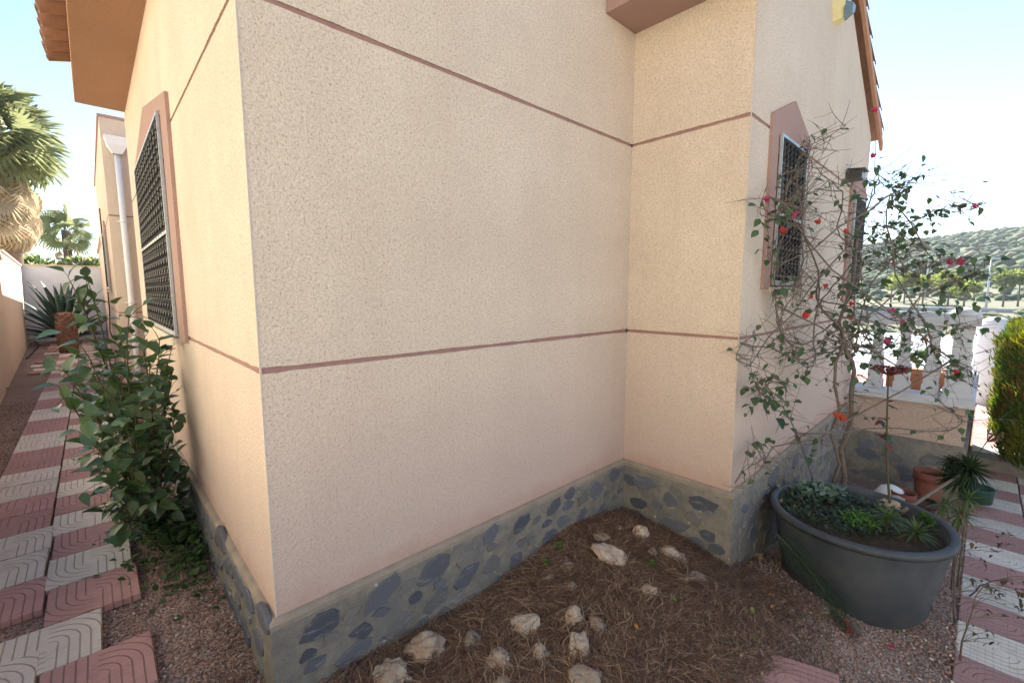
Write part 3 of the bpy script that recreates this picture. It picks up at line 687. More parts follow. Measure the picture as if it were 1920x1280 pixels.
part('wall', wallseg(12.6, 21.05, 2.58), M['bwall'], bw); part('coping', copseg(12.7, 21.0, 2.58, .03), M['coping'], bw)
kw = thing('back_wall', 'white rendered wall closing the far end of the passage', 'wall', (-.8, 21, 0))
part('wall', MB().box((-2.6, 21.0, -.3), (2.5, 21.2, 2.60)), M['plaster_back'], kw); part('coping', MB().box((-2.6, 20.96, 2.60), (2.5, 21.24, 2.66)), M['coping'], kw)
# unseen house beyond the boundary wall, added to bounce warm sunlight
nh = thing('neighbour_bounce_block', 'unseen cream house added beyond the boundary wall to bounce warm light', 'house', (-7, 0, -1))
nm = MB()
for a, b, c, d in cells(-9, 26, -1.4, 5.8, [(-5, -3.8, 1, 2.3), (1, 2.2, 1, 2.3), (5, 6.2, 1, 2.3)]): nm.box((-5.0, a, c), (-4.75, b, d))
nm.box((-12, -9, -1.4), (-5.001, -8.8, 5.8)).box((-12, 25.8, -1.4), (-5.001, 26, 5.8)); part('wall', nm, M['cream'], nh)
part('roof', MB().prism([V(-4.5, -9.4, 5.8), V(-8.5, -9.4, 7.6), V(-12.4, -9.4, 5.8)], (0, 35.8, 0)), M['rooftile'], nh)
for y in (-5, 1, 5): part('window', MB().box((-4.95, y, 1), (-4.90, y+1.2, 2.3)), M['glass'], nh)
sh = thing('street_bounce_block', 'unseen grey house added behind the viewer to bounce light', 'house', (2, -10, -1))  # stands out of view; added to throw sunlight back at the main wall
nm = MB()
for a, b, c, d in cells(-7, 11, -1.4, 5.4, [(-5, -3.6, .9, 2.2), (0, 1.4, .9, 2.2), (5, 6.4, .9, 2.2)]): nm.box((a, -12.25, c), (b, -12.0, d))
nm.box((-7, -18, -1.4), (-6.8, -12.251, 5.4)).box((10.8, -18, -1.4), (11, -12.251, 5.4)); part('wall', nm, pm('blue_grey_render', (.40, .43, .47), (.34, .37, .41), 3, .9, .2), sh)
part('roof', MB().prism([V(-7.4, -11.6, 5.4), V(-7.4, -15, 7.2), V(-7.4, -18.4, 5.4)], (18.8, 0, 0)), M['rooftile'], sh)
for x in (-5, 0, 5): part('window', MB().box((x, -12.2, .9), (x+1.4, -12.15, 2.2)), M['glass'], sh)
# terrace
TX, TY = 6.36, -1.94
te = thing('terrace', 'raised terrace of peach stucco with white ledge beside the house', 'terrace', (TX, TY, -.6))
part('wall', MB().box((TX, TY, .0), (TX+.2, W2Y-.001, .44)).box((TX+.2, TY, -.1), (8.79, TY+.2, .44)), M['stucco_plain'], te)
part('floor', MB().box((TX+.2, TY+.2, .2), (8.79, 1.0, .36)), M['tile_pink'], te)
part('ledge', MB().cbox((TX-.05, TY-.05, .44), (TX+.25, W2Y-.002, .535), .012).cbox((TX+.252, TY-.05, .44), (8.79, TY+.25, .535), .012), M['whitegrey'], te)
tp = part('plinth', MB().box((TX-.035, TY-.03, -1.0), (TX-.001, W2Y-.04, -.02)).box((TX-.034, TY-.031, -.02), (TX+.01, W2Y-.04, .004)).box((TX-.001, TY-.03, -1.0), (8.79, TY-.001, -.02)), M['mortar'], te)
fill_stones('x', TX, TY+.02, W2Y-.08, -.62, -.06, 300, 9, tp, 1.4)
ba = thing('balustrade', 'white balustrade on the terrace ledge', 'balustrade', (TX+.1, TY, .535))
part('rail', MB().cbox((TX, TY+.13, 1.33), (TX+.22, W2Y-.003, 1.46), .035).cbox((TX+.0, TY+.3, 1.315), (TX+.22, W2Y-.003, 1.33), .002), M['whitegrey'], ba)
part('rail', MB().cbox((TX+.26, TY, 1.33), (8.78, TY+.2, 1.46), .035), M['whitegrey'], ba)
def sq(prof, c, k=1.0): return MB().lathe([(r*math.sqrt(2)*k, z) for r, z in prof], c, 4, rot=math.pi/4, smooth=False)
bprof = [(.075, 0), (.075, .10), (.062, .115), (.066, .15), (.072, .24), (.070, .30), (.058, .33), (.058, .345), (.050, .36), (.044, .62), (.042, .66), (.05, .67), (.05, .70), (.058, .71), (.058, .78)]
bm_ = sq(bprof, (0, 0, 0)).mesh('baluster', M['whitegrey'])
for y in (-1.62, -1.37, -1.12): piece('baluster', bm_, ba, V(TX+.11, y, .536))
for k in range(7): piece('baluster', bm_, ba, V(TX+.5+k*.27, TY+.1, .536))
pp = [(.12, 0), (.12, .10), (.10, .12), (.105, .2), (.105, .27), (.085, .30), (.085, .33), (.075, .345), (.072, .64), (.085, .66), (.085, .70), (.092, .71), (.092, .79)]
pil = part('pillar', sq(pp, (TX+.11, TY+.10, .536)), M['whitegrey'], ba, org=(TX+.11, TY+.10, .536))
part('cap', MB().cbox((TX-.02, TY-.03, 1.33), (TX+.24, TY+.23, 1.45), .03).lathe([(.13, 0), (.125, .03), (.10, .06), (.05, .085), (.01, .09)], (TX+.11, TY+.10, 1.44), 20), M['whitegrey'], pil)
# garden wall behind, with rounded top
gw = thing('garden_wall', 'white roughcast garden wall behind the terrace', 'wall', (12.5, -1, -.5))
m = MB(); ysg = np.linspace(-3.6, -1.70, 20)
sec = [(0, -1.2), (0, .95), (.03, 1.05), (.10, 1.12), (.18, 1.13), (.24, 1.08), (.28, .95), (.28, -1.2)]; vs = []
for y in ysg:
    for a, z in sec: vs.append((12.5+a+.01*mnoise.noise(V(y*3, z, 0)), y, z+.025*mnoise.noise(V(y*2.5, 0, 5))*(z > 0)))
k = len(sec); fs = [(i*k+j, (i+1)*k+j, (i+1)*k+j+1, i*k+j+1) for i in range(len(ysg)-1) for j in range(k-1)]
part('wall', m.add(vs, fs, 0, True), M['whitewall'], gw)
tag(part('street', MB().add([(12.79, -6, -.50), (30, -9, -.50), (30, 16, -.50), (8.8, 16, -.50), (8.8, TY, -.50), (12.79, TY, -.50)], [(0, 1, 2, 3, 4, 5)]), M['concrete']), kind='structure')  # pale sheet added so the gaps between the balusters show bright
gp = part('gatepost', MB().lathe([(.26, -1.2), (.26, .92), (.25, 1.04), (.19, 1.14), (.09, 1.19), (.02, 1.2)], (12.3, -2.12, 0), 16), M['whitewall'], gw)
# ------------------------------------------------------------------ paving
TC = MB().cbox((-.196, -.196, -.04), (.196, .196, 0), .004).mesh('tile', M['tile_cream']); TP = MB().cbox((-.196, -.196, -.04), (.196, .196, 0), .004).mesh('tile', M['tile_pink'])
path = tag(part('path', MB().add([(-1.6, -4, -.045), (-.62, -4, -.045), (-.62, 20.5, -.045), (-2.1, 20.5, -.045)], [(0, 1, 2, 3)]), M['ground']), kind='structure')
def put(parent, x, y, z, pink, tilt=.35, yaw=0):
    piece('tile', TP if pink else TC, parent, V(x, y, z+U(-.003, .003)), (R(U(-tilt, tilt)), R(U(-tilt, tilt)), R(U(-.5, .5))+yaw+(math.pi if U(0, 1) < .5 else 0)))
near = {-1: (-.40, 0), 0: (-.385, 1), 1: (-.565, 0), 2: (-.395, 1), 3: (-.41, 0)}
for k in range(-5, 50):
    y = .82-.2+.402*(k-0); y = .60+.40*k
    re, c0 = near.get(k, (-.40, (k+1) % 2))
    if k > 4: re = -.42
    x = re-.2; n = 0
    cols = 3 if k < 4 else 2
    for n in range(cols):
        xx = x-.402*n
        pk = (c0+(1 if (n+ (k//2)) % 2 else 0)) % 2 if n else c0
        if xx < bx0(y)+.22: break
        put(path, xx, y+(.2 if n % 2 else 0), 0, pk)
    if k > 4 and y < 19.5 and random.random() < .55 and x-.402*cols-.1 > bx0(y)+.25: put(path, x-.402*cols+U(0, .1), y+.1, 0, random.random() < .4, yaw=U(-.03, .03))
    if y > 3.4 and y < 19.6: put(path, x+.403, y+.2*(k % 2), 0, (c0+1+k//3) % 2)
pv = MB().add([(0.9, -2.02, pav(.9)-.03), (0.9, -4.6, pav(.9)-.03), (PSTEP, -4.6, pav(PSTEP)-.03), (PSTEP, -2.02, pav(PSTEP)-.03)], [(0, 1, 2, 3)])
pave = tag(part('pavement', pv, M['ground']), kind='structure')
for k in range(-9, 8):
    for c in range(6):
        x = PX0+.2+.4*k; y = -2.03-.2-.402*c
        piece('tile', TP if (k+c) % 2 else TC, pave, V(x, y, pav(x)+U(-.003, .003)), (R(U(-.3, .3)), R(2.0)+R(U(-.3, .3)), R(U(-.4, .4))+(math.pi if U(0, 1) < .5 else 0)))
ZS = pav(PSTEP)+.165
tag(part('step', MB().cbox((PSTEP, -4.8, -1.0), (PSTEP+.30, TY-.04, ZS), .012), M['curb']), kind='structure')
up = tag(part('upper_pavement', MB().box((PSTEP+.301, -4.8, -1.0), (12.49, TY-.04, ZS-.035)), M['ground']), kind='structure')
for k in range(11):
    for c in range(6): piece('tile', TP if (k+c) % 3 else TC, up, V(PSTEP+.52+.4*k, -2.2-.402*c, ZS+U(-.002, .002)), (0, 0, R(U(-.4, .4))+(math.pi/2 if U(0, 1) < .3 else 0)))
lp = onground(1440, 1268)
lt = piece('paving_tile', TP, None, V(lp.x+.02, lp.y-.10, lp.z+.02), (R(-3), R(5), R(14))); tag(lt, 'loose pink relief tile half hidden under pine needles at the bed edge', 'tile')
# ------------------------------------------------------------------ gravel and needles
def pebbles(name, pts, size):
    n = len(pts); k = len(IV); a = IV[None]*NR.uniform(.6, 1.25, (n, k, 1))*size[:, None, None]
    a *= NR.uniform(.65, 1.2, (n, 1, 3)); v = (a+pts[:, None]).reshape(-1, 3); f = (IF[None]+(np.arange(n)*k)[:, None, None]).reshape(-1, 3)
    mi = np.repeat(NR.choice(4, n, p=[.38, .30, .27, .05]), len(IF)); return npmesh(name, v, f, M['peb'], mi)
pts = []
for i in range(11500):                                 # beside the house on the left
    y = -.9+U(0, 1)**1.25*4.2; x = U(-.80, -.03)
    if y < -.3: x = U(-.8, .5)
    pts.append((x, y, hgt(x, y)+U(-.004, .008)))
for i in range(2600):                                  # foot of the boundary wall
    y = 1.5+U(0, 1)*7; x = bx0(y)+U(0, .6); pts.append((x, y, -.045+U(-.004, .008)))
for i in range(15500):                                 # round the tub
    x = U(1.0, 6.3); y = U(-2.05, -.95)
    if x > 3.6 and U(0, 1) < .6: continue
    if sm(2.2, 1.2, x)*1.2 + sm(-1.5, -1.0, y) > U(.3, 1.1) and x < 2.7: continue
    pts.append((x, y, hgt(x, y)+U(-.004, .010)))
pts = np.array(pts); tag(part('gravel', pebbles('gravel', pts, NR.uniform(.0045, .0105, len(pts))), None), 'pink and grey gravel round the house', kind='stuff')
def needles(n, fn, lift=.025):
    P = []; MI = []
    v = np.zeros((n, 6, 3)); cnt = 0
    for i in range(n):
        x, y = fn()
        z = hgt(x, y)+U(.0, lift)*U(.3, 1)+.012*mnoise.noise(V(x*5, y*5, 0))+.02*max(0, mnoise.noise(V(x*3.5, y*3.5, 4)))
        sw = 1.6*mnoise.noise(V(x*1.6, y*1.6, 9)); th = sw*2.2+U(-1.1, 1.1)+(math.pi if U(0, 1) < .5 else 0)
        L = U(.06, .14); d = V(math.cos(th), math.sin(th), U(-.1, .22)); b = V(-math.sin(th), math.cos(th), 0); bend = U(-.025, .025)
        w_ = U(.0010, .0019); p = V(x, y, z); m_ = p+d*(L*.5)+b*bend; e = p+d*L+V(0, 0, -L*U(0, .15))
        for k, (q, ww) in enumerate(((p, w_), (m_, w_), (e, w_*.5))):
            v[i, 2*k] = q+b*ww; v[i, 2*k+1] = q-b*ww+V(0, 0, .0006)
    f = (np.array([[0, 1, 3, 2], [2, 3, 5, 4]])[None]+(np.arange(n)*6)[:, None, None]).reshape(-1, 4)
    mi = np.repeat(NR.choice(3, n, p=[.42, .32, .26]), 2); return npmesh('pine_needles', v.reshape(-1, 3), f, M['needle'], mi)
def bedpt():
    while True:
        x = U(.05, 3.05); y = U(-1.75, -.03)
        if x > L1-.03 and y > W2Y-.03: continue
        ed = sm(-1.75, -1.1, y-.15*mnoise.noise(V(x*2, 0, 0)))*sm(3.05, 2.5, x)*sm(0, .5, x+.25*(-y))
        if U(0, 1) < .15+.85*ed and U(0, 1) < ed*1.3: return x, y
tag(part('pine_needles', needles(42000, bedpt), None), 'brown fallen pine needles over the bed', kind='stuff')
def leftpt(): 
    y = -.6+abs(random.gauss(0, .5)); return -.05-abs(random.gauss(0, .09)), y
tag(part('pine_needles', needles(1500, leftpt, .02), None), 'few brown pine needles on the gravel by the house corner', kind='stuff')
# ------------------------------------------------------------------ rocks
def rockmesh(seed, sub=4, rough=.34):
    bm = bmesh.new(); bmesh.ops.create_icosphere(bm, subdivisions=sub, radius=1); o = V(seed*7.1, seed*3.3, seed)
    for v in bm.verts:
        c = v.co.copy(); n = mnoise.noise(c*1.0+o)*.75-abs(mnoise.noise(c*1.9+o))*.75+mnoise.noise(c*4.0+o)*.26+mnoise.noise(c*8+o)*.15+abs(mnoise.noise(c*16+o))*.08
        v.co = c*(1+n*rough*1.6)
        for ax in range(3):                            # a few flat fractured faces
            l = .95+.1*mnoise.noise(o+V(ax, 0, 0)); v.co[ax] = max(-l, min(l, v.co[ax])) if (seed+ax) % 3 else v.co[ax]
    me = bpy.data.meshes.new('limestone_rock'); bm.to_mesh(me); bm.free(); me.materials.append(M['rock'])
    for pgn in me.polygons: pgn.use_smooth = True
    return me
RM = [rockmesh(i+1) for i in range(9)]
ROCKS = []
def rock(px, py, wpx, hpx, label, group='limestone rocks in the pine needle bed', k=None):
    p = onground(px, py+hpx*.35); dist = (p-CAM).dot(FW); a = .88*wpx*dist/FPX/2; b = .88*hpx*dist/FPX/2
    o = piece('limestone_rock', RM[(k if k is not None else random.randrange(9))], None, p+V(0, 0, b*.12), (U(-.4, .4), U(-.4, .4), YAW-math.pi/2+U(-.4, .4)), (a*1.1, (a+b)*.55, b*1.1))
    ROCKS.append((p, a, b)); tag(o, label, 'rock', group); return o
for r_ in [(797, 1203, 82, 58, 'large buff limestone rock on needles near the plinth, front left of the bed', 0), (735, 1255, 80, 50, 'flat greyish rock half covered by needles at the front of the bed', 1), (883, 1192, 40, 42, 'small white-tipped rock right of the large buff rock', 2),
           (985, 1165, 62, 36, 'two-lobed pale rock behind the white chipped pair', 3), (1075, 1143, 40, 44, 'upright grey cube-like rock in the middle of the bed', 4), (1084, 1195, 44, 58, 'white craggy rock just in front of the grey cube-like rock', 5),
           (935, 1225, 56, 46, 'brownish rock half sunk in needles, bottom centre', 6), (1098, 1262, 70, 50, 'pale mossy rock at the bottom edge of the bed', 7), (1150, 1032, 78, 36, 'long pitted white rock near the inner corner of the wall', 8),
           (1201, 993, 36, 34, 'round pitted cream rock nearest the wall corner', 0), (1160, 988, 20, 18, 'small tan stone left of the round pitted rock', 1), (1130, 1003, 40, 16, 'flat tan stone in front of the plinth corner', 2), (1222, 1032, 22, 20, 'small white rounded stone beside the long pitted rock', 3),
           (1258, 1034, 60, 22, 'flat grey slab of limestone before the short return wall', 4), (1250, 1018, 18, 14, 'tiny white stone behind the flat grey slab', 5), (1300, 1073, 52, 28, 'pinkish rock near the outer corner of the plinth', 6), (1218, 1102, 34, 24, 'white jagged stone in mid bed, right of centre', 7),
           (1065, 1055, 30, 24, 'tan stone by the small green weed', 8), (1033, 1080, 22, 16, 'small dull stone left of the tan stone', 0), (1072, 1098, 34, 20, 'dull brown stone behind the grey cube-like rock', 1), (1012, 1215, 40, 40, 'dark rock sunk in needles left of the white craggy rock', 2),
           (1283, 1085, 22, 18, 'small pale stone touching the pinkish rock', 3), (815, 1155, 22, 16, 'small white stone against the slate plinth', 4), (660, 1245, 16, 10, 'white chip of stone beside the plinth corner', 5), (940, 1275, 48, 26, 'orange-tinted rock cut by the bottom edge', 6), (1120, 1165, 34, 26, 'faint brown rock right of the grey cube-like rock', 7), (1155, 1095, 20, 14, 'small white pebble in the centre of the bed', 8)]:
    rock(*r_[:5], k=r_[5])
for px, py in [(1480, 1142), (1440, 1098), (1345, 1128), (1420, 1040), (1180, 1150), (990, 1100), (905, 1160), (860, 1210), (1390, 1010), (1000, 1065)]: rock(px, py, U(14, 24), U(10, 16), 'small dull stone half buried in pine needles', 'small stones half buried in the needles')
def onrock():
    p, a, b = random.choice(ROCKS); t = U(0, 6.28); r = a*random.choice((U(.5, 1.2), U(.9, 1.5))); return p.x+r*math.cos(t), p.y+r*math.sin(t)
tag(part('pine_needles', needles(3200, onrock, .075), None), 'pine needles caught against and over the rocks', kind='stuff')
# ------------------------------------------------------------------ leaf meshes
def leafmesh(name, mat, L=1, Wd=.5, fold=.15, droop=.2, tip=1.0, heart=0, n=4, wave=0):
    mb = MB(); vs = []; 
    for i in range(n+1):
        t = i/n; w_ = Wd/2*math.sin(math.pi*min(1, t**.75*.97+.03))**(.8 if tip < 1 else 1.0); w_ = max(w_, .006)
        z = -droop*t*t; y = t
        vs += [(-w_, y-(heart*.1*w_ if i == 0 else 0), z+fold*w_+wave*math.sin(i*2.3)), (0, y, z), (w_, y, z+fold*w_-wave*math.sin(i*2.3+1))]
    fs = []
    for i in range(n): fs += [(3*i, 3*i+1, 3*i+4, 3*i+3), (3*i+1, 3*i+2, 3*i+5, 3*i+4)]
    return mb.add(vs, fs, 0, True).mesh(name, mat)
def bez(p0, p1, p2, n=8): return [p0*(1-t)**2+p1*2*t*(1-t)+p2*t*t for t in [i/n for i in range(n+1)]]
def wob(path, s): return [path[0]]+[p+rv(s) for p in path[1:]]
# ------------------------------------------------------------------ citrus shrub beside the passage
LC = [leafmesh('leaf', M['citrus'], 1, .64, .35, .22, n=5), leafmesh('leaf', M['citrus'], 1, .58, .2, .45, n=5, wave=.02), leafmesh('leaf', M['citrus'], 1, .70, .5, .08, n=5, wave=.03)]
cb = V(-.24, 2.05, -.05)
cs_ = thing('citrus_shrub', 'dark green glossy-leaved shrub growing against the house beside the path', 'shrub', cb)
tg = []
for px, py, Y in [(135, 530, 2.3), (150, 560, 2.3), (165, 520, 2.35), (120, 640, 2.0), (100, 700, 1.9), (95, 745, 1.8), (240, 595, 1.9), (225, 640, 2.1), (265, 640, 2.0), (300, 640, 2.2), (335, 655, 2.4), (325, 700, 2.3), (280, 690, 1.8), (215, 690, 1.9), (180, 720, 1.7), (160, 780, 1.6), (150, 830, 1.7),
                  (185, 900, 1.6), (200, 960, 1.6), (330, 780, 2.0), (345, 860, 2.0), (345, 930, 1.95), (300, 850, 1.7), (250, 780, 1.6), (240, 860, 1.5), (290, 760, 1.75), (215, 820, 1.5), (260, 930, 1.6), (230, 980, 1.55), (310, 930, 1.75), (205, 760, 2.3), (185, 660, 2.2), (155, 690, 2.1), (270, 730, 2.3), (180, 850, 2.1), (300, 990, 1.8)]:
    p = ony(px+(26 if px < 130 else 14 if px < 190 and py > 600 else 0), py, Y); p.x = min(p.x, -.05); tg.append(p)
sm_ = MB(); cand = []
for i, p in enumerate(tg):
    b = cb+V(U(-.08, .06), U(-.15, .12), 0); mid = lerp(b, p, .45)+V(U(-.05, .05), U(-.08, .08), .12+.12*max(0, p.z-.4))
    path_ = wob(bez(b, mid, p, 9), .008); sm_.tube(path_, list(np.linspace(.010, .0028, 10)), 5)
    for j in range(3, 10):
        t = (path_[j]-path_[j-1]).normalized(); cand.append((path_[j], t, 1 if j > 5 else .8))
        if j >= 4:
            for s in range(2):
                q = path_[j]+(t*.3+rv(.8)+V(0, 0, .15)).normalized()*U(.05, .13); q.x = min(q.x, -.03); sm_.tube([path_[j], lerp(path_[j], q, .5)+V(0, 0, .01), q], [.003, .0022, .0014], 4); cand.append((q, (q-path_[j]).normalized(), 1))
part('stem', sm_, M['greenstem'], cs_)
random.shuffle(cand); cnt = 0; extra = []
for rep in range(3):
    for p, t, k in cand:
        d = (t*.5+rv(.9)+V(-.02, -.25, -.05)).normalized(); L = U(.07, .128)*k*(1 if p.z > .25 else .9)
        if (p+d*L).x > -.015: d.x = -abs(d.x)
        up_ = V(U(-.5, .3), U(-.6, .1), 1); mt = basis(d, up_)
        if cnt < 300: piece('leaf', random.choice(LC), cs_, p, mt, (L*U(.85, 1.15), L, L)); cnt += 1
        else: extra.append((p, mt, L))
def merged(name, meshes, items, mat, parent, label=None):
    mb = MB()
    for p, mt, L in items:
        me = random.choice(meshes); mb.add([Vector(p)+mt @ (v.co*L) for v in me.vertices], [tuple(f.vertices) for f in me.polygons], 0, True)
    return part(name, mb, mat, parent, stuff=True)
merged('leaves', LC, extra[:420], M['citrus'], cs_)
LW = [leafmesh('leaf', M['citrus'], 1, .75, .2, .2, n=4, wave=.03)]
gc = []
for i in range(800):
    x = -.06-abs(random.gauss(0, .17)); y = random.gauss(1.72, .32); z = -.05+U(.01, .20)*math.exp(-((y-1.75)/.5)**2); d = V(U(-1, 1), U(-1, .4), U(-.1, .7)).normalized()
    x = max(x, -.58)
    gc.append((V(x, y, z), basis(d, V(U(-.3, .3), U(-.5, .2), 1)), U(.025, .05)))
w_ = merged('ground_cover', LW, gc, leafmat('weed_leaf', (.03, .07, .02), (.06, .12, .03), .55, .2), None); tag(w_, 'low dark green weeds round the foot of the shrub', kind='stuff')
# ------------------------------------------------------------------ agave, stump, palms
ag = thing('agave', 'large grey-green agave with pointed leaves before the white back wall', 'agave', (-1.18, 19.2, .1))
def blade(L, W0, curve, mat, n=7):
    mb = MB(); vs = []
    for i in range(n+1):
        t = i/n; w_ = W0/2*(1-.15*t)*(1 if t < .5 else 1-((t-.5)/.5)**1.6)+.002; z = -curve*t*t*L; y = t*L
        vs += [(-w_, y, z+w_*.45), (0, y, z), (w_, y, z+w_*.45), (0, y, z-.03*(1-t)*L*.4)]
    fs = []
    for i in range(n):
        a = 4*i; b = a+4; fs += [(a, a+1, b+1, b), (a+1, a+2, b+2, b+1), (a+2, a+3, b+3, b+2), (a+3, a, b, b+3)]
    return mb.add(vs, fs, 0, True).mesh('leaf', mat)
AB = [blade(1, .11, .12, M['agave']), blade(1, .10, .25, M['agave']), blade(1, .12, .03, M['agave'])]
for k in range(66):
    el = R(np.interp(k, [0, 65], [86, 4])); az = k*2.39996; L = U(.95, 1.15)*np.interp(k, [0, 20, 65], [1.75, 1.65, 1.0]); d = V(math.cos(az)*math.cos(el), math.sin(az)*math.cos(el)*.85, math.sin(el))
    piece('leaf', AB[k % 3], ag, V(-1.18, 19.2, .18)+d*.08, basis(d, V(0, 0, 1) if el < 1.3 else V(-math.cos(az), -math.sin(az), 0)), (L*.85, L, L))
st = thing('palm_stump', 'short orange-brown palm trunk with shaggy leaf bases standing in the path', 'palm trunk', (-1.04, 15.8, 0))
part('trunk', MB().lathe([(.20, -.05), (.22, .25), (.21, .7), (.19, 1.0), (.12, 1.12), (.03, 1.14)], (-1.04, 15.8, 0), 14), M['stump'], st)
lb = MB().prism([V(-.035, 0, 0), V(.035, 0, 0), V(.016, -.03, .085), V(-.016, -.03, .085)], (0, .02, .0)).mesh('leaf_base', M['stump'])
for k in range(150):
    z = .02+k*.0070; a = k*2.4; r_ = np.interp(z, [0, .25, .7, 1.0, 1.1], [.20, .21, .205, .185, .13]); o = piece('leaf_base', lb, st, V(-1.04+math.cos(a)*r_, 15.8+math.sin(a)*r_, z), (R(U(-10, 15)), R(U(-15, 15)), a+math.pi/2), U(.7, 1.2))
def fan(mat, n=22, spread=R(250), droop=.25):
    mb = MB(); vs = []; fs = []
    for i in range(n):
        a = -spread/2+spread*i/(n-1); b = spread/(n-1)*.5; L = 1-.12*abs(a)/(spread/2)+U(-.05, .05)
        d = lambda an, r, z: (math.sin(an)*r, math.cos(an)*r, z)
        o = len(vs); dz = -droop
        vs += [(0, 0, 0), d(a-b, .55, .02-.10*droop), d(a, .58, -.025-.10*droop), d(a+b, .55, .02-.10*droop), d(a-b*.35, L*.85, dz*.5), d(a, L, dz*U(.8, 1.6)), d(a+b*.35, L*.85, dz*.5)]
        fs += [(o, o+1, o+2), (o, o+2, o+3), (o+1, o+4, o+2), (o+2, o+4, o+5), (o+2, o+5, o+6), (o+2, o+6, o+3)]
    vs2 = [(x, y+.75, z) for x, y, z in vs]; mb.add(vs2, fs); mb.tube([V(0, 0, 0), V(0, .4, .03), V(0, .76, 0)], [.025, .018, .012], 5); return mb.mesh('frond', mat)
FM = [fan(M['palm'], droop=.2), fan(M['palm'], droop=.5)]; FD = [fan(M['palmdead'], 16, R(130), .25), fan(M['palmdead'], 14, R(90), .4)]
def palm(base, H, n, nd, sc, label, seed=1):
    random.seed(seed); t = thing('fan_palm', label, 'palm tree', base); b = Vector(base)
    part('trunk', MB().tube([b, b+V(.03, 0, H*.5), b+V(0, .02, H)], [.34*sc, .27*sc, .22*sc], 12), M['palmtrunk'], t)
    top = b+V(0, 0, H)
    for k in range(n):
        el = R(np.interp(k, [0, n-1], [80, -45]))+U(-.1, .1); az = k*2.39996; d = V(math.cos(az)*math.cos(el), math.sin(az)*math.cos(el), math.sin(el))
        piece('frond', FM[k % 2], t, top+V(0, 0, -.35*sc*k/n)+d*.1, basis(d, V(U(-1, 1), U(-1.3, .4), .55)), sc*U(.85, 1.1))
    for k in range(nd):
        el = R(U(-86, -62)); az = k*2.39996; d = V(math.cos(az)*math.cos(el), math.sin(az)*math.cos(el), math.sin(el)); z = -.5*sc-(k/nd)*1.75*sc
        piece('dead_frond', FD[k % 2], t, top+V(math.cos(az)*.26*sc, math.sin(az)*.26*sc, z), basis(d, V(math.cos(az), math.sin(az), .2)), sc*U(.75, 1.0))
pc = ony(-10, 255, 23.5); palm((pc.x, 23.5, -.3), pc.z+.3, 54, 75, 1.14, 'tall fan palm with a skirt of dead fronds rising behind the boundary wall', 3)
pc = ony(122, 432, 42); palm((pc.x, 42, -.5), pc.z+.5, 14, 4, .95, 'small pale fan palm far behind the white back wall', 5)
random.seed(21)
def farbush(x, y, zt, r, label):
    q = NR.normal(size=(420, 3)); q /= np.linalg.norm(q, axis=1)[:, None]; p = np.array([x, y, zt-r*.6])+q*NR.uniform(.4, 1, (420, 1))*r*np.array([1.4, 1.4, .7]); t = thing('bush', label, 'bush', (x, y, -.5))
    part('trunk', MB().tube([V(x, y, -.5), V(x, y, zt-r)], [.12, .06], 6), M['bark'], t); part('crown', cloud('crown', p, q+np.array([0, 0, .5]), .28, .14, [M['palm'], M['boug']]), None, t, org=(0, 0, 0))
farbush(-2.1, 24.5, 2.98, .55, 'green bush top showing over the left end of the white back wall'); farbush(-.55, 24.5, 3.0, .5, 'green bush top over the white back wall next to the house')
# ------------------------------------------------------------------ clipped hedge on the right
hg = thing('hedge', 'clipped yellow-green conifer hedge with rounded top on the right', 'hedge', (9, -2.9, ZS))
n = 42000; t = NR.uniform(0, 1, n); ph = NR.uniform(-.2, math.pi+.2, n)
hx_ = 7.35+NR.uniform(0, 1, n)*3.3
def hsec(u):                                           # half width by normalised height
    return np.interp(u, [0, .1, .35, .7, .9, 1.0], [.46, .56, .63, .62, .52, .12])
hu = NR.uniform(0, 1, n)**.9; side = NR.choice([-1, 1], n, p=[.25, .75]); yc = -2.90
endf = np.clip((hx_-7.35)/.35, 0, 1)**.5
wv = np.array([.16*mnoise.noise(V(a*2.6, b*3.2, c))+.09*mnoise.noise(V(a*7, b*8, c)) for a, b, c in zip(hx_, hu, side)])+NR.exponential(.018, n)
hy_ = yc+side*(hsec(hu)+wv)*(.35+.65*endf)*np.where(NR.uniform(0, 1, n) < .3, NR.uniform(.4, 1, n), 1.0); hz_ = ZS+.03+hu*1.86*(.9+.1*endf)
topm = NR.uniform(0, 1, n) < .12; hz_ = np.where(topm, ZS+1.75+.1*NR.uniform(0, 1, n), hz_); hy_ = np.where(topm, yc+NR.uniform(-.42, .42, n), hy_)
P_ = np.stack([hx_, hy_, hz_], 1); D_ = np.stack([NR.normal(0, .35, n), side*.35+NR.normal(0, .3, n), np.full(n, .9)], 1)
nz = np.array([mnoise.noise(V(a*2.2, b*2.2, c*1.4)) for a, b, c in P_]); mi = np.where(nz+NR.normal(0, .18, n) > .12, 1, 0); mi = np.where((nz < -.25) & (NR.uniform(0, 1, n) < .5), 2, mi)
part('foliage', cloud('foliage', P_, D_, NR.uniform(.05, .11, n), .018, M['hedge'], mi=mi), None, hg, org=(0, 0, 0))
part('stem', MB().tube([V(7.6, yc, ZS-.1), V(9, yc, ZS+.9), V(10.4, yc, ZS-.1)], [.03, .05, .03], 6), M['bark'], hg)
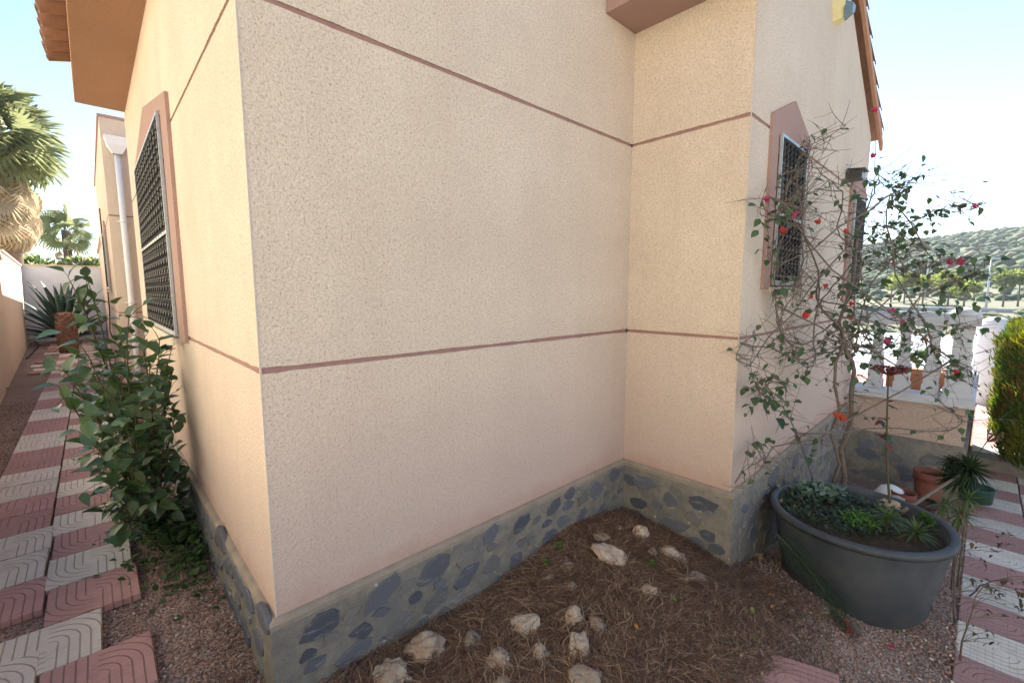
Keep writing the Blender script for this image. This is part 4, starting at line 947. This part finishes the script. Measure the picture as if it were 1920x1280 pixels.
# ------------------------------------------------------------------ tub with its plants
tc = V(3.43, -1.47, -.46); TR, TZ = .54, .12
tub = thing('planter_tub', 'large round dark grey plastic tub planter by the plinth corner', 'planter', tc)
H_ = TZ-tc.z
part('tub_body', MB().lathe([(TR*.755, 0), (TR*.78, .02), (TR*.955, H_-.05), (TR*.96, H_-.02), (TR*.90, H_-.02), (TR*.88, H_-.14), (TR*.86, H_-.25)], tc, 56, cap=False), M['tub'], tub)
rim = [(TR*.95, H_-.035), (TR*.99, H_-.04), (TR*1.0, H_-.015), (TR*.99, H_+.004), (TR*.95, H_+.008), (TR*.91, H_+.002), (TR*.90, H_-.02)]
part('rim', MB().lathe(rim, tc, 56, cap=False), M['tub'], tub)
so = MB(); vs = [(tc.x, tc.y, TZ-.05)]; fs = []
for r_ in (.18, .33, .478):
    for k in range(24): a = k*math.pi/12; vs.append((tc.x+r_*math.cos(a), tc.y+r_*math.sin(a), TZ-.06+.02*mnoise.noise(V(r_*9, a*2, 0))-(.025 if r_ > .4 else 0)))
for k in range(24):
    q = (k+1) % 24; fs.append((0, 1+k, 1+q))
    for j in (0, 1): fs.append((1+24*j+k, 1+24*(j+1)+k, 1+24*(j+1)+q, 1+24*j+q))
part('soil', so.add(vs, fs, 0, True), M['soil'], tub)
def onrim(px, py, z=TZ-.05): return onz(px, py, z)
# ground cover inside the tub
def patch(name, label, mat, cx, cy, rx, n, L0, L1_, up0=.4, shape=.6, z=TZ-.055, cat=None):
    lm = [leafmesh('leaf', mat, 1, shape, .2, .25, n=3)]; c = onrim(cx, cy); its = []
    for i in range(n):
        a = U(0, 6.28); r_ = rx*math.sqrt(U(0, 1)); p = V(c.x+r_*math.cos(a), c.y+r_*math.sin(a), z+U(-.01, .05))
        dd = V(p.x-tc.x, p.y-tc.y, 0)
        if dd.length > .455: p.x, p.y = tc.x+dd.x/dd.length*.455, tc.y+dd.y/dd.length*.455
        its.append((p, basis(V(U(-1, 1), U(-1, 1), U(up0-.4, up0+.4)), V(U(-.4, .4), U(-.4, .4), 1)), U(L0, L1_)))
    o = merged(name, lm, its, mat, None); tag(o, label, kind='stuff'); return o
patch('ground_cover', 'silvery green trailing leaves over the back of the tub', M['silver'], 1530, 925, .19, 300, .035, .07, z=TZ-.03)
patch('ground_cover', 'bright green feathery clover in the front of the tub', M['bright'], 1615, 985, .12, 420, .014, .03, .8, z=TZ-.035)
patch('ground_cover', 'small green weeds over the soil of the tub', M['boug'], 1570, 960, .38, 1100, .02, .045, .5, z=TZ-.045)
patch('ground_cover', 'bright green clover at the right rim of the tub', M['bright'], 1755, 985, .09, 200, .012, .028, .8, z=TZ-.04)
wst = onrim(1675, 945); tag(piece('white_stone', RM[3], None, V(wst.x, wst.y, TZ-.045), (0, 0, -.5), (.11, .08, .045)), 'pale smooth stone lying on the soil inside the tub', 'stone')
for i, (px, py) in enumerate([(1480, 925), (1500, 935), (1490, 950), (1465, 940)]):
    p = onrim(px, py); piece_ = piece('pebble', RM[i], None, V(p.x, p.y, TZ-.05), (0, 0, i), .022); tag(piece_, 'small tan stone on the soil at the left of the tub', 'stone', 'small tan stones in the tub')
LB = leafmesh('leaf', M['rosette'], 1, .13, .5, .25, n=4)
LB2 = leafmesh('leaf', M['darkgreen'], 1, .13, .5, .45, n=4)
def rosette(parent, c, n, L, el0=85, el1=-15, lm=None, tilt=V(0, 0, 1)):
    q = V(0, 0, 1).rotation_difference(tilt.normalized())
    for k in range(n):
        el = R(np.interp(k, [0, n-1], [el0, el1]))+U(-.1, .1); az = k*2.39996; d = q @ V(math.cos(az)*math.cos(el), math.sin(az)*math.cos(el), math.sin(el))
        l_ = L*np.interp(k, [0, n*.3, n], [.55, 1, .95])*U(.85, 1.1); piece('leaf', lm or LB, parent, c, basis(d, q @ V(-math.cos(az)*.3, -math.sin(az)*.3, 1)), (l_, l_, l_))
for px, py, h, L, lb_ in [(1662, 985, .10, .135, 'spiky green spurge rosette standing in the front right of the tub'), (1716, 1000, .055, .14, 'spiky green spurge rosette at the tub rim, right of the taller one')]:
    p = onrim(px, py+12); p.z = TZ-.06; t = thing('spurge_plant', lb_, 'plant', p, 'spurge rosettes in the tub')
    part('stem', MB().tube([p, p+V(.01, 0, h*.5), p+V(0, 0, h)], [.010, .009, .008], 6), M['greenstem'], t); rosette(t, p+V(0, 0, h), 38, L)
# arching spurge leaning out of the tub to the right
p0 = onrim(1690, 960); p0.z = TZ-.05; e0 = onx(1815, 880, 4.35)
t = thing('spurge_plant', 'big dark spurge on a long bare stem leaning over the right rim of the tub', 'plant', p0)
mid = lerp(p0, e0, .5)+V(0, 0, .00); part('stem', MB().tube(bez(p0, mid, e0, 8), list(np.linspace(.014, .010, 9)), 7), M['bark'], t)
dr = (e0-p0).normalized(); rosette(t, e0, 130, .17, 85, -70, LB2, (dr+V(0, 0, .6))); rosette(t, lerp(p0, e0, .90)+V(0, .02, -.04), 60, .15, 50, -75, LB2, dr); rosette(t, e0+V(.04, .10, .02), 60, .13, 70, -60, LB2, V(.2, .4, 1))
f1 = onx(1860, 815, 4.4); part('flower_stalk', MB().tube([e0, lerp(e0, f1, .5)+V(0, 0, .01), f1], [.005, .004, .003], 5), M['darkgreen'], t)
fl = MB()
for k in range(26):
    c = f1+V(U(-.02, .03), U(-.06, .03), U(-.05, .04)); fl.tube([lerp(e0, f1, .8), c], [.002, .0015], 4); fl.lathe([(.002, -.008), (.009, 0), (.003, .008)], c, 5)
part('seed_head', fl, M['dryleaf'], t)
for px, py, X, n_ in ((1800, 965, 4.1, 40), (1770, 945, 4.05, 26), (1815, 935, 4.2, 26)):
    c = onx(px, py, X); c2 = V(c.x, c.y-.0, hgt(c.x, c.y)); t = thing('spurge_plant', {1800: 'drooping green spurge below the long bare stem, right of the tub', 1770: 'green spurge pressed against the back right rim of the tub', 1815: 'fine-leaved spurge above the green tray'}[px], 'plant', c2)
    part('stem', MB().tube(bez(c2, lerp(c2, c, .5)+V(.05, 0, 0), c, 5), .008, 5), M['bark'], t); rosette(t, c, n_, .14, 85, -70, LB)
# dusky flower stalk rising behind the tub
kb_ = V(4.05, -1.55, -.5); kt = ony(1668, 690, -1.40) if False else onx(1667, 692, 3.95)
t = thing('stonecrop', 'tall single stalk with a flat cluster of dusky red flowers before the terrace', 'plant', kb_)
kp = bez(V(3.86, -1.62, TZ-.1), onx(1657, 850, 3.85), kt, 8); part('stem', MB().tube(kp, list(np.linspace(.009, .005, 9)), 6), M['greenstem'], t)
fl = MB()
for k in range(70):
    c = kt+V(U(-.06, .06), U(-.11, .11), U(-.015, .022)); fl.tube([kt-V(0, 0, .05), c], [.002, .0015], 3); fl.lathe([(.002, -.009), (.012, 0), (.004, .010)], c, 6)
part('flower_head', fl, M['duskred'], t)
LK = leafmesh('leaf', M['duskred'], 1, .6, .4, .3, n=3); LKg = leafmesh('leaf', M['citrus'], 1, .6, .4, .3, n=3)
for k in range(18):
    p = kp[random.choice((5, 6, 7))]+rv(.02); piece('leaf', LK if k < 11 else LKg, t, p-V(0, 0, U(.02, .14)), basis(V(U(-1, 1), U(-1, 1), U(-.4, .4)), V(0, 0, 1)), U(.05, .085))
# dry stalks right of the tub, over the paving
def drystalk(px, py, ptx, pty, X, label, n_=34, mat=('dryleaf', 'citrus')):
    b = onground(px, py); e = onx(ptx, pty, X); t = thing('dry_plant', label, 'plant', b)
    pth = wob(bez(b, lerp(b, e, .5)+V(0, .03, .05), e, 7), .006); m = MB().tube(pth, list(np.linspace(.006, .002, 8)), 5); its = []
    for j in range(2, 8):
        for s in range(3):
            q = pth[j]+V(U(-.06, .12), U(-.20, .05), U(-.02, .10)); m.tube([pth[j], lerp(pth[j], q, .5)+V(0, 0, .012), q], [.0022, .0018, .0012], 4); its.append(q)
    part('stem', m, M['bark'], t)
    for k in range(n_):
        q = random.choice(its)+rv(.02); piece('leaf', LDRY[0] if U(0, 1) < .7 else LDRY[1], t, q, basis(rv(1), V(0, 0, 1)), U(.02, .045))
LDRY = [leafmesh('leaf', M['dryleaf'], 1, .6, .5, .4, n=3, wave=.05), leafmesh('leaf', M['darkgreen'], 1, .4, .4, .3, n=3)]
drystalk(1790, 1165, 1805, 985, 3.35, 'thin dry stalk with withered brown leaves beside the tub, over the tiles', 46)
drystalk(1815, 1120, 1890, 1085, 3.5, 'low sprawling dry plant with dark leaves lying over the cream tiles', 42)
drystalk(1800, 1250, 1840, 1100, 3.0, 'sparse dry stalk at the edge of the tiles, nearest the camera on the right', 22)
# feathery dark plant at the left foot of the tub
fb = onground(1590, 1185); t = thing('feathery_plant', 'dark green feathery plume drooping at the left foot of the tub', 'plant', fb)
top_ = onx(1455, 1000, 2.75); fpth = bez(top_, onx(1520, 1060, 2.75), fb+V(0, 0, .02), 14); part('stem', MB().tube(fpth, .004, 5), M['greenstem'], t)
pp = []; dd = []
for k in range(1200):
    i = random.randrange(1, 14); q = lerp(fpth[i], fpth[i+1] if i < 14 else fpth[i], U(0, 1)); pp.append(q+rv(.05)); d = (fpth[min(14, i+1)]-fpth[i]).normalized()+rv(.5); dd.append(d)
part('foliage', cloud('foliage', np.array([tuple(a) for a in pp]), np.array([tuple(a) for a in dd]), .085, .0022, [M['darkgreen']]), None, t, org=(0, 0, 0), stuff=True)
# pots and tray behind the tub
def pot(name, label, px, py, z, r, h, mat, prof=None):
    p = onz(px, py, z); t = thing(name, label, 'pot', p)
    part('pot_body', MB().lathe([(r*.72, 0), (r*.95, h*.78), (r*.93, h*.78)], p, 24, cap=False), mat, t)
    part('rim', MB().lathe([(r*.94, h*.76), (r*1.02, h*.77), (r*1.02, h), (r*.9, h), (r*.88, h*.8)], p, 24, cap=False), mat, t)
    part('soil', MB().lathe([(r*.895, h*.86), (r*.4, h*.88), (.01, h*.89)], p, 20), M['soil'], t); return p
pot('flower_pot', 'terracotta pot standing behind the tub near the terrace wall', 1738, 948, -.58, .135, .38, M['terra'])
pot('flower_pot', 'dark red plastic pot in front of the terracotta pot', 1722, 972, -.55, .13, .20, M['darkpot'])
pot('flower_pot', 'small clay pot just behind the tub rim', 1690, 968, -.54, .10, .26, M['terra'])
p = onz(1667, 958, -.54); t = thing('white_bowl', 'upturned white bowl behind the tub', 'bowl', p); part('bowl', MB().lathe([(.15, 0), (.155, .06), (.14, .16), (.09, .25), (.03, .28), (.005, .282)], p, 20), M['white'], t)
p = onz(1828, 940, -.57); t = thing('plant_tray', 'green glazed tray at the edge of the tiles beyond the tub', 'tray', p); part('tray', MB().lathe([(.08, 0), (.13, .02), (.14, .16), (.15, .17), (.135, .17), (.125, .03), (.01, .02)], p, 26, cap=False), M['greentray'], t)
# plants and pots on the terrace
p = onz(1713, 737, .36); t = thing('planter_box', 'orange terracotta planter with green plant on the terrace floor', 'planter', p)
part('planter_body', MB().cbox(p+V(-.12, -.28, 0), p+V(.16, .28, .32), .02), M['terra2'], t); part('plant', blobs('plant', np.array([tuple(p+V(U(-.05, .1), U(-.2, .2), .4+U(0, .2))) for _ in range(14)]), NR.uniform(.05, .09, 14), [M['bright']]), None, t, org=(0, 0, 0))
pot('flower_pot', 'brown flower pot on the terrace between two balusters', 1756, 736, .36, .13, .30, M['terra'])
p = onz(1815, 742, ZS); t = thing('shrub', 'small dark bush against the garden wall beyond the terrace', 'shrub', p); q = NR.normal(size=(380, 3)); q /= np.linalg.norm(q, axis=1)[:, None]
part('foliage', cloud('foliage', np.array(p)+np.array([0, 0, .35])+q*NR.uniform(.3, 1, (380, 1))*np.array([.3, .3, .36]), q+np.array([0, 0, .4]), .09, .05, [M['boug'], M['hedge'][1]], [.7, .3]), None, t, org=(0, 0, 0)); part('stem', MB().tube([p, p+V(0, 0, .35)], .015, 5), M['bark'], t)
# ------------------------------------------------------------------ bougainvillea
random.seed(33)
LBG = [leafmesh('leaf', M['boug'], 1, .72, .3, .2, n=4), leafmesh('leaf', M['boug'], 1, .66, .45, .35, n=4, wave=.03), leafmesh('leaf', M['boug'], 1, .8, .15, .1, n=4)]
bb = V(4.35, -1.18, -.5)
bo = thing('bougainvillea', 'straggly bougainvillea with bare twigs and few red bracts against the house', 'bougainvillea', bb)
def depth(px, py):
    X = np.interp(px, [1370, 1400, 1450, 1520, 1600, 1700, 1850], [2.45, 2.62, 3.0, 3.6, 4.0, 4.3, 4.6]); return float(X)
def bp(px, py, j=.3):
    X = depth(px, py)+U(-j, j); p = onx(px, py, X)
    if p.x > L1-.05 and p.y > W2Y-.06: p = ony(px, py, W2Y-.06-U(0, .12))
    return p
tm = MB(); tw = MB(); ends = []; trunkpts = []
mains = [[(1597, 880), (1600, 760), (1592, 640), (1597, 480), (1620, 380), (1640, 320)], [(1590, 880), (1575, 720), (1545, 590), (1520, 480), (1500, 380), (1470, 310)], [(1585, 880), (1530, 760), (1490, 640), (1455, 560), (1440, 470)], [(1600, 880), (1640, 700), (1680, 600), (1740, 540), (1800, 520), (1848, 522)],
         [(1603, 870), (1610, 620), (1660, 480), (1720, 420), (1780, 395), (1835, 392)], [(1580, 880), (1500, 800), (1440, 740), (1400, 720), (1378, 735)], [(1595, 870), (1560, 640), (1580, 480), (1560, 360), (1530, 300), (1515, 265)], [(1600, 870), (1650, 760), (1720, 700), (1790, 690), (1830, 705)],
         [(1596, 870), (1612, 560), (1650, 420), (1690, 350), (1720, 345)], [(1588, 880), (1480, 700), (1420, 660), (1400, 640)], [(1590, 870), (1540, 560), (1470, 420), (1420, 400), (1402, 380)], [(1600, 880), (1660, 640), (1740, 620), (1800, 600)], [(1585, 880), (1470, 620), (1455, 500), (1480, 400), (1500, 300), (1560, 245)],
         [(1590, 880), (1560, 800), (1480, 850), (1430, 860), (1385, 905)], [(1600, 880), (1690, 780), (1760, 800), (1775, 765)], [(1600, 870), (1700, 560), (1760, 490), (1790, 500)], [(1592, 870), (1530, 690), (1500, 560), (1520, 420)], [(1590, 870), (1500, 720), (1540, 650), (1480, 600), (1530, 520)], [(1595, 870), (1620, 740), (1560, 660), (1640, 580), (1590, 470), (1660, 400)], [(1598, 870), (1560, 740), (1620, 640), (1700, 640), (1760, 660)], [(1592, 870), (1490, 760), (1530, 680), (1450, 620), (1500, 500)], [(1598, 870), (1570, 700), (1640, 660), (1600, 540), (1690, 480), (1700, 440)], [(1598, 870), (1640, 560), (1700, 520), (1745, 480)]]
def smooth_path(pts, n=5):
    out = []
    for i in range(len(pts)-1):
        p0, p1, p2, p3 = pts[max(i-1, 0)], pts[i], pts[i+1], pts[min(i+2, len(pts)-1)]
        for k in range(n):
            t = k/n; out.append(.5*((2*p1)+(p2-p0)*t+(2*p0-5*p1+4*p2-p3)*t*t+(3*p1-p0-3*p2+p3)*t**3))
    out.append(pts[-1]); return out
def fixp(p):
    if p.x < 2.62: p.x = 2.62+U(0, .12)
    if p.x > L1-.04 and p.y > W2Y-.05: p.y = W2Y-.05-U(0, .05)
    return p
for mi_, mm in enumerate(mains):
    if mi_ in (0, 1, 5): ps = [bb+V(U(-.12, .12), U(-.12, .05), 0)]+[bp(x, y, .12) for x, y in mm[1:]]
    else: ps = [random.choice(trunkpts)]+[bp(x, y, .14) for x, y in mm[2:]]
    pth = [fixp(p+rv(.014)+V(mnoise.noise(p*2.6+V(mi_*3, 0, 0)), mnoise.noise(p*2.6+V(0, mi_*3, 5)), mnoise.noise(p*2.6+V(9, 0, mi_*3)))*.13*min(1, k_/6)) for k_, p in enumerate(smooth_path(ps, 6))]; n = len(pth)
    trunkpts += pth[8:22] if mi_ < 2 else pth[6:14]
    tm.tube(pth, list(np.linspace((.022, .013)[mi_] if mi_ < 2 else .0065, .002, n)), 6)
    for j in range(5, n):
        ends.append((pth[j], .6))
        for s in range(random.choice((2, 3, 3, 4)) if j < n-1 else 2):
            d = (V(U(-.6, .6), U(-1, 1), U(-.8, .75))).normalized(); L = U(.08, .32); q = fixp(pth[j]+d*L); m_ = fixp(lerp(pth[j], q, .5)+rv(.04)); bz = [fixp(v) for v in bez(pth[j], m_, q, 5)]
            tw.tube(bz, [.0026, .0023, .002, .0017, .0014, .001], 4); ends.append((bz[3], .8)); ends.append((q, 1))
            for u in range(random.choice((0, 1, 2))):
                k = random.choice((2, 3, 4)); q2 = fixp(bz[k]+rv(1).normalized()*U(.05, .16)); tw.tube([bz[k], lerp(bz[k], q2, .5)+rv(.012), q2], [.0016, .0013, .0009], 3); ends.append((q2, 1))
part('stem', tm, M['bark'], bo); part('twig', tw, M['bark'], bo, stuff=True)
# uneven leaf density: clusters
seeds = [bp(x, y, .2) for x, y in [(1640, 700), (1700, 600), (1740, 520), (1800, 640), (1780, 720), (1680, 640), (1420, 740), (1450, 690), (1600, 660), (1640, 330), (1700, 300), (1690, 360), (1560, 400), (1430, 740), (1720, 480), (1660, 470), (1760, 560), (1540, 880), (1640, 780), (1500, 740), (1470, 800), (1590, 560), (1650, 560), (1730, 680), (1800, 520), (1440, 440), (1740, 400), (1620, 620)]]
wt = []
for p, k in ends:
    dmin = min((p-s).length for s in seeds); wt.append(k*(math.exp(-(dmin/.22)**2)+.10))
wt = np.array(wt); wt /= wt.sum(); idx = NR.choice(len(ends), 1000, p=wt)
ex = []
for c_, i in enumerate(idx):
    p = ends[i][0]+rv(.012); d = (rv(1)+V(-.2, -.2, -.45)).normalized(); L = U(.034, .068) if U(0, 1) < .85 else U(.065, .09); mt = basis(d, V(U(-.8, .3), U(-.8, .3), 1))
    if c_ < 300: piece('leaf', random.choice(LBG), bo, p, mt, L)
    else: ex.append((p, mt, L*.9))
merged('leaves', LBG, ex, M['boug'], bo)
BR = []
for mt in M['bract']:
    mb = MB()
    for k in range(4):
        a = k*math.pi/2+.3; lm = leafmesh('tmp', mt, 1, .75, .35, -.25, n=3); q = Matrix.Rotation(a, 3, 'Z') @ Matrix.Rotation(R(48), 3, 'X')
        mb.add([q @ v.co for v in lm.vertices], [tuple(f.vertices) for f in lm.polygons], 0, True); bpy.data.meshes.remove(lm)
    BR.append(mb.mesh('bract_cluster', mt))
for px, py, s, k in [(1485, 413, .036, 0), (1468, 440, .030, 1), (1436, 380, .022, 0), (1538, 420, .024, 1), (1588, 438, .022, 1), (1784, 497, .028, 0), (1794, 494, .03, 0), (1804, 498, .028, 0), (1674, 498, .02, 0), (1549, 540, .02, 1), (1594, 573, .02, 1), (1507, 597, .028, 1), (1597, 600, .026, 1),
                     (1673, 588, .024, 0), (1690, 610, .022, 0), (1663, 648, .032, 0), (1789, 701, .024, 1), (1797, 711, .026, 2), (1577, 790, .036, 2), (1570, 785, .03, 2), (1826, 390, .018, 0), (1643, 211, .022, 0), (1634, 297, .022, 0), (1520, 560, .018, 1), (1735, 640, .018, 1)]:
    p = bp(px, py, .08) if py > 230 else onx(px, py, 4.0); o = piece('bract_cluster', BR[k], bo, p, (U(-.8, .8), U(-.8, .8), U(0, 6)), s*2.1)
# long wand of bougainvillea that carries the topmost bracts
a_ = bp(1640, 320, .05); tp_ = onx(1643, 213, 4.0); part('stem', MB().tube(wob([a_, lerp(a_, tp_, .4), lerp(a_, tp_, .75), tp_], .004), [.003, .0025, .002, .0012], 5), M['bark'], bo)
# ------------------------------------------------------------------ little weeds and litter
for px, py, s, lb_ in [(1047, 1022, .045, 'small green weed against the plinth beside the bed'), (1024, 1052, .035, 'single pale green seedling at the edge of the needles'), (1222, 1056, .04, 'small green weed in front of the flat grey slab'), (1432, 985, .04, 'grey-green weed at the outer plinth corner'), (15, 735, .07, 'small green weed at the foot of the boundary wall')]:
    p = onground(px, py+8) if px > 100 else onz(px, py, -.04); t = thing('weed', lb_, 'weed', p, 'little weeds')
    part('stem', MB().tube([p, p+V(0, 0, s)], .002, 4), M['greenstem'], t)
    lm = WLM if 'WLM' in globals() else leafmesh('leaf', M['bright'], 1, .55, .3, .3, n=3); WLM = lm
    for k in range(8): piece('leaf', lm, t, p+V(0, 0, s*U(.3, 1)), basis(V(math.cos(k*2.4), math.sin(k*2.4), U(.1, .8)), V(0, 0, 1)), s*U(.7, 1.1))
LF = [leafmesh('fallen_leaf', M['fallen'], 1, .5, .4, .3, n=3, wave=.05), leafmesh('fallen_leaf', M['fallengreen'], 1, .6, .3, .2, n=3), leafmesh('fallen_petal', M['bract'][0], 1, .9, .5, .1, n=3), leafmesh('fallen_petal', M['bract'][1], 1, .9, .5, .1, n=3)]
def fallen(px, py, k, s, label, group):
    p = onground(px, py); o = piece('fallen_petal' if k > 1 else 'fallen_leaf', LF[k], None, p+V(0, 0, .022), basis(V(U(-1, 1), U(-1, 1), U(-.1, .2)), V(U(-.3, .3), U(-.3, .3), 1)), s); tag(o, label, 'petal' if k > 1 else 'leaf', group)
for px, py in [(1168, 1155), (1188, 1175), (1065, 1238), (1158, 1066), (1140, 1097), (1262, 1067), (1240, 1105), (1408, 1056), (1424, 1054), (1395, 1235), (1490, 1237), (1468, 1105), (1455, 998), (1520, 1105), (1400, 1120), (1445, 1145), (1560, 1215), (1530, 985), (1375, 1085), (1455, 1075), (1480, 1055), (1500, 1240), (1870, 1270), (1440, 1120)]: fallen(px, py, 0, U(.026, .045), 'small curled yellow fallen leaf on the needles and gravel', 'yellow fallen leaves')
for px, py in [(1258, 1124), (1412, 1155), (1500, 1165), (1475, 1155), (1590, 1175), (1540, 1160), (1420, 1220), (1415, 1205), (1690, 1190), (1690, 1170)]: fallen(px, py, 1, U(.03, .05), 'dull green fallen leaf on the gravel by the tub', 'green fallen leaves')
fallen(1353, 1131, 2, .04, 'magenta fallen bract on the needles left of the tub', None); fallen(1678, 1222, 2, .045, 'magenta fallen bract on the gravel in front of the tub', None); fallen(1592, 1182, 3, .06, 'red fallen bract on the gravel below the tub', None); fallen(1600, 1190, 3, .05, 'orange-red fallen bract next to the red one below the tub', None)
# black hose on the passage gravel
hp_ = [onz(a, b, -.03) for a, b in [(50, 672), (62, 660), (72, 648), (66, 640), (56, 636)]]
tag(part('hose', MB().tube(smooth_path(hp_, 5), .022, 6), M['cable']), 'black hose lying on the gravel at the far end of the passage', 'hose')

# ------------------------------------------------------------------ air
hz = MB().box((-60, -420, -5.5), (480, 420, 58)); hm = bpy.data.materials.new('haze'); hm.use_nodes = True; hn = hm.node_tree
for q in list(hn.nodes):
    if q.type == 'BSDF_PRINCIPLED': hn.nodes.remove(q)
pv_ = hn.nodes.new('ShaderNodeVolumePrincipled'); pv_.inputs['Color'].default_value = (.92, .95, 1, 1); pv_.inputs['Density'].default_value = .00045
hn.links.new(pv_.outputs[0], hn.nodes['Material Output'].inputs['Volume'])
tag(part('haze', hz, hm), 'pale daylight haze over the hillside', kind='stuff')
